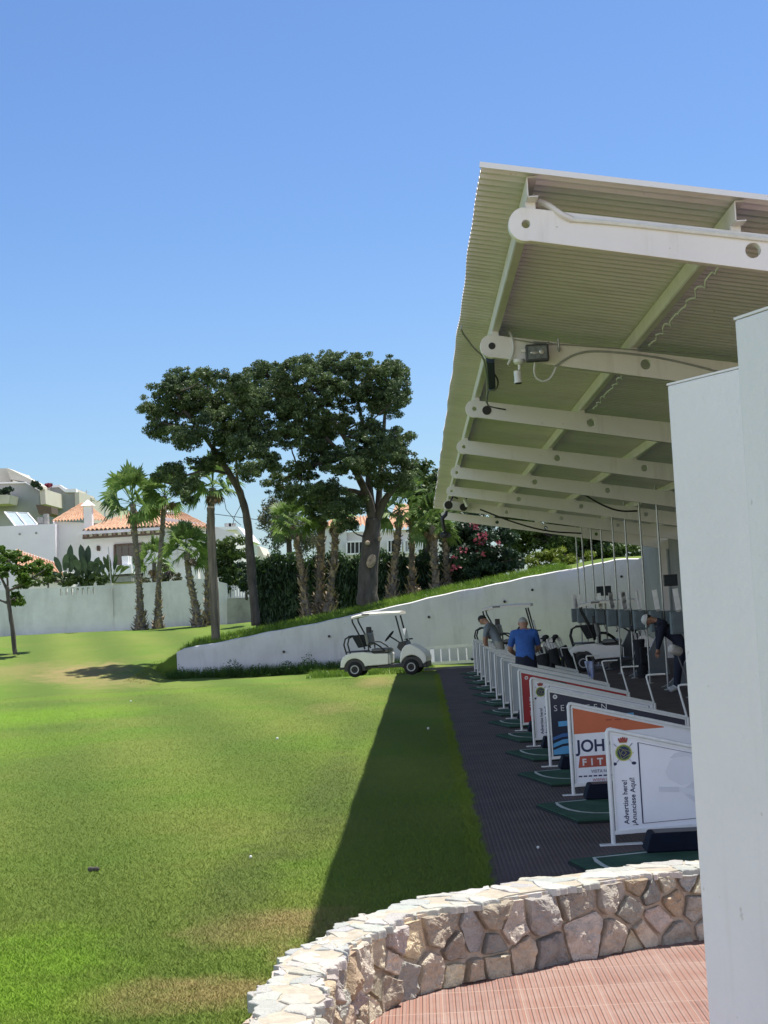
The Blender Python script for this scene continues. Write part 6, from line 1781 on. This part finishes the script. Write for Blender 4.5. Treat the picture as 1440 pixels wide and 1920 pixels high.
# weeds at the foot of the wall
n = 8000; X = -8.6 + nr.random(n) * 8.6; Y = 53.95 - nr.random(n) ** 1.6 * 1.6
P = np.array([(x, y, terr(x, y) - .02) for x, y in zip(X, Y)]); hgt = .10 + .42 * np.abs(np.sin(X * 1.3 + .4) * np.sin(X * 3.7)) ** .8 * (.6 + .8 * nr.random(len(X)))
V, F = leaves(P + np.stack([0 * X, 0 * X, hgt * nr.random(len(X))], 1), .036, .3, .35)
o = fast_mesh("wall_foot_weeds", V, F, M_WEED); tag(o, kind="stuff")
n = 9000; X = -8.4 + nr.random(n) * 8.3; Y = 53.9 - nr.random(n) * 1.3
P = np.array([(x, y, terr(x, y) - .02) for x, y in zip(X, Y)]); P = P[nr.random(len(P)) < .35 + .65 * np.abs(np.sin(P[:, 0] * 2.3 + .8))]
blades("wall_foot_grass", P, .30, .022, M_WEED, .45)
n = 3500; X = -9.3 + nr.random(n) * 1.1; Y = 49.5 + nr.random(n) * 6
P = np.array([(x, y, terr(x, y) - .02) for x, y in zip(X, Y)]); o = blades("bank_end_grass", P, .045, .015, M_BLADE, .8)
n = 9000; X = -3.6 + nr.random(n) * 5.0; Y = 48.8 + nr.random(n) * 4.8
P = np.array([(x, y, terr(x, y) - .01) for x, y in zip(X, Y)]); P = P[P[:, 0] < .3]; o = blades("rough_grass_behind_cart", P, .12, .025, M_TUFT, .5)

n = 26000; Y = 9.4 + (nr.random(n) ** 1.6) * 36; X = .40 - np.abs(nr.normal(size=n)) * .05 + .015 * np.sin(Y * 3.1) + .01 * np.sin(Y * 11)
blades("edge_grass", np.stack([X, Y, 0 * X + .004], 1), .034, .007, M_BLADE, .9)
u = nr.random(16000) * .8 + .2; q = np.array([curve_at(PO_, t)[0] for t in u]); c_ = np.array([curve_at(PI_, t)[0] for t in u]); e = q - c_; e /= np.linalg.norm(e, axis=1)[:, None]
q = q + e * (.02 + np.abs(nr.normal(size=(len(u), 1))) * .05); q = q[q[:, 0] < .5]
blades("wall_edge_grass", np.stack([q[:, 0], q[:, 1], 0 * q[:, 0]], 1), .05, .006, M_BLADE, .5)
n = 900; X = .5 + nr.random(n) * 5; Y = 3 + nr.random(n) ** 1.2 * 30; P = np.stack([X, Y, 0 * X + .024], 1)
V, F = leaves(P, .010, 3.0, .35); o = fast_mesh("leaf_litter", V, F, M_BOOT); tag(o, kind="stuff")
M_GBALL = mat("golf_ball_white", (.75, .75, .72), .4)
for x, y, lab in ((245, 1315, "white golf ball far out on the lawn, level with the young tree shadow"), (470, 1607, "golf ball on the lawn left of the dark streak"), (803, 1366, "golf ball lying in the canopy's shadow far down the lawn"), (520, 1385, "golf ball alone in the middle of the sunny lawn"),
                  (1009, 1592, "small white golf ball lying on the ribbed pavement")):
    p = gnd(x, y, .02); b = MB(); b.ball((p.x, p.y, .023 if x < 1000 else .034), (.0215 if p.y > 20 else .012), 12, 8); o = b.build("golf_ball", M_GBALL, smooth='all'); tag(o, lab, "golf ball", "golf balls left lying about")
p = gnd(180, 1634); b = MB(); b.ball((p.x, p.y, .02), (.032, .025, .02), 8, 6); b.ball((p.x - .04, p.y, .02), (.03, .02, .022), 8, 6); o = b.build("clod", M_BARK); tag(o, "small dark clod lying on the sunny lawn at left", "clod")
# kerb strip at the end of the bays
b = MB(); b.box((1.1, 48.9, .03), (2.2, .22, .08)); o = b.build("kerb", M_CONC); tag(o, kind="structure")
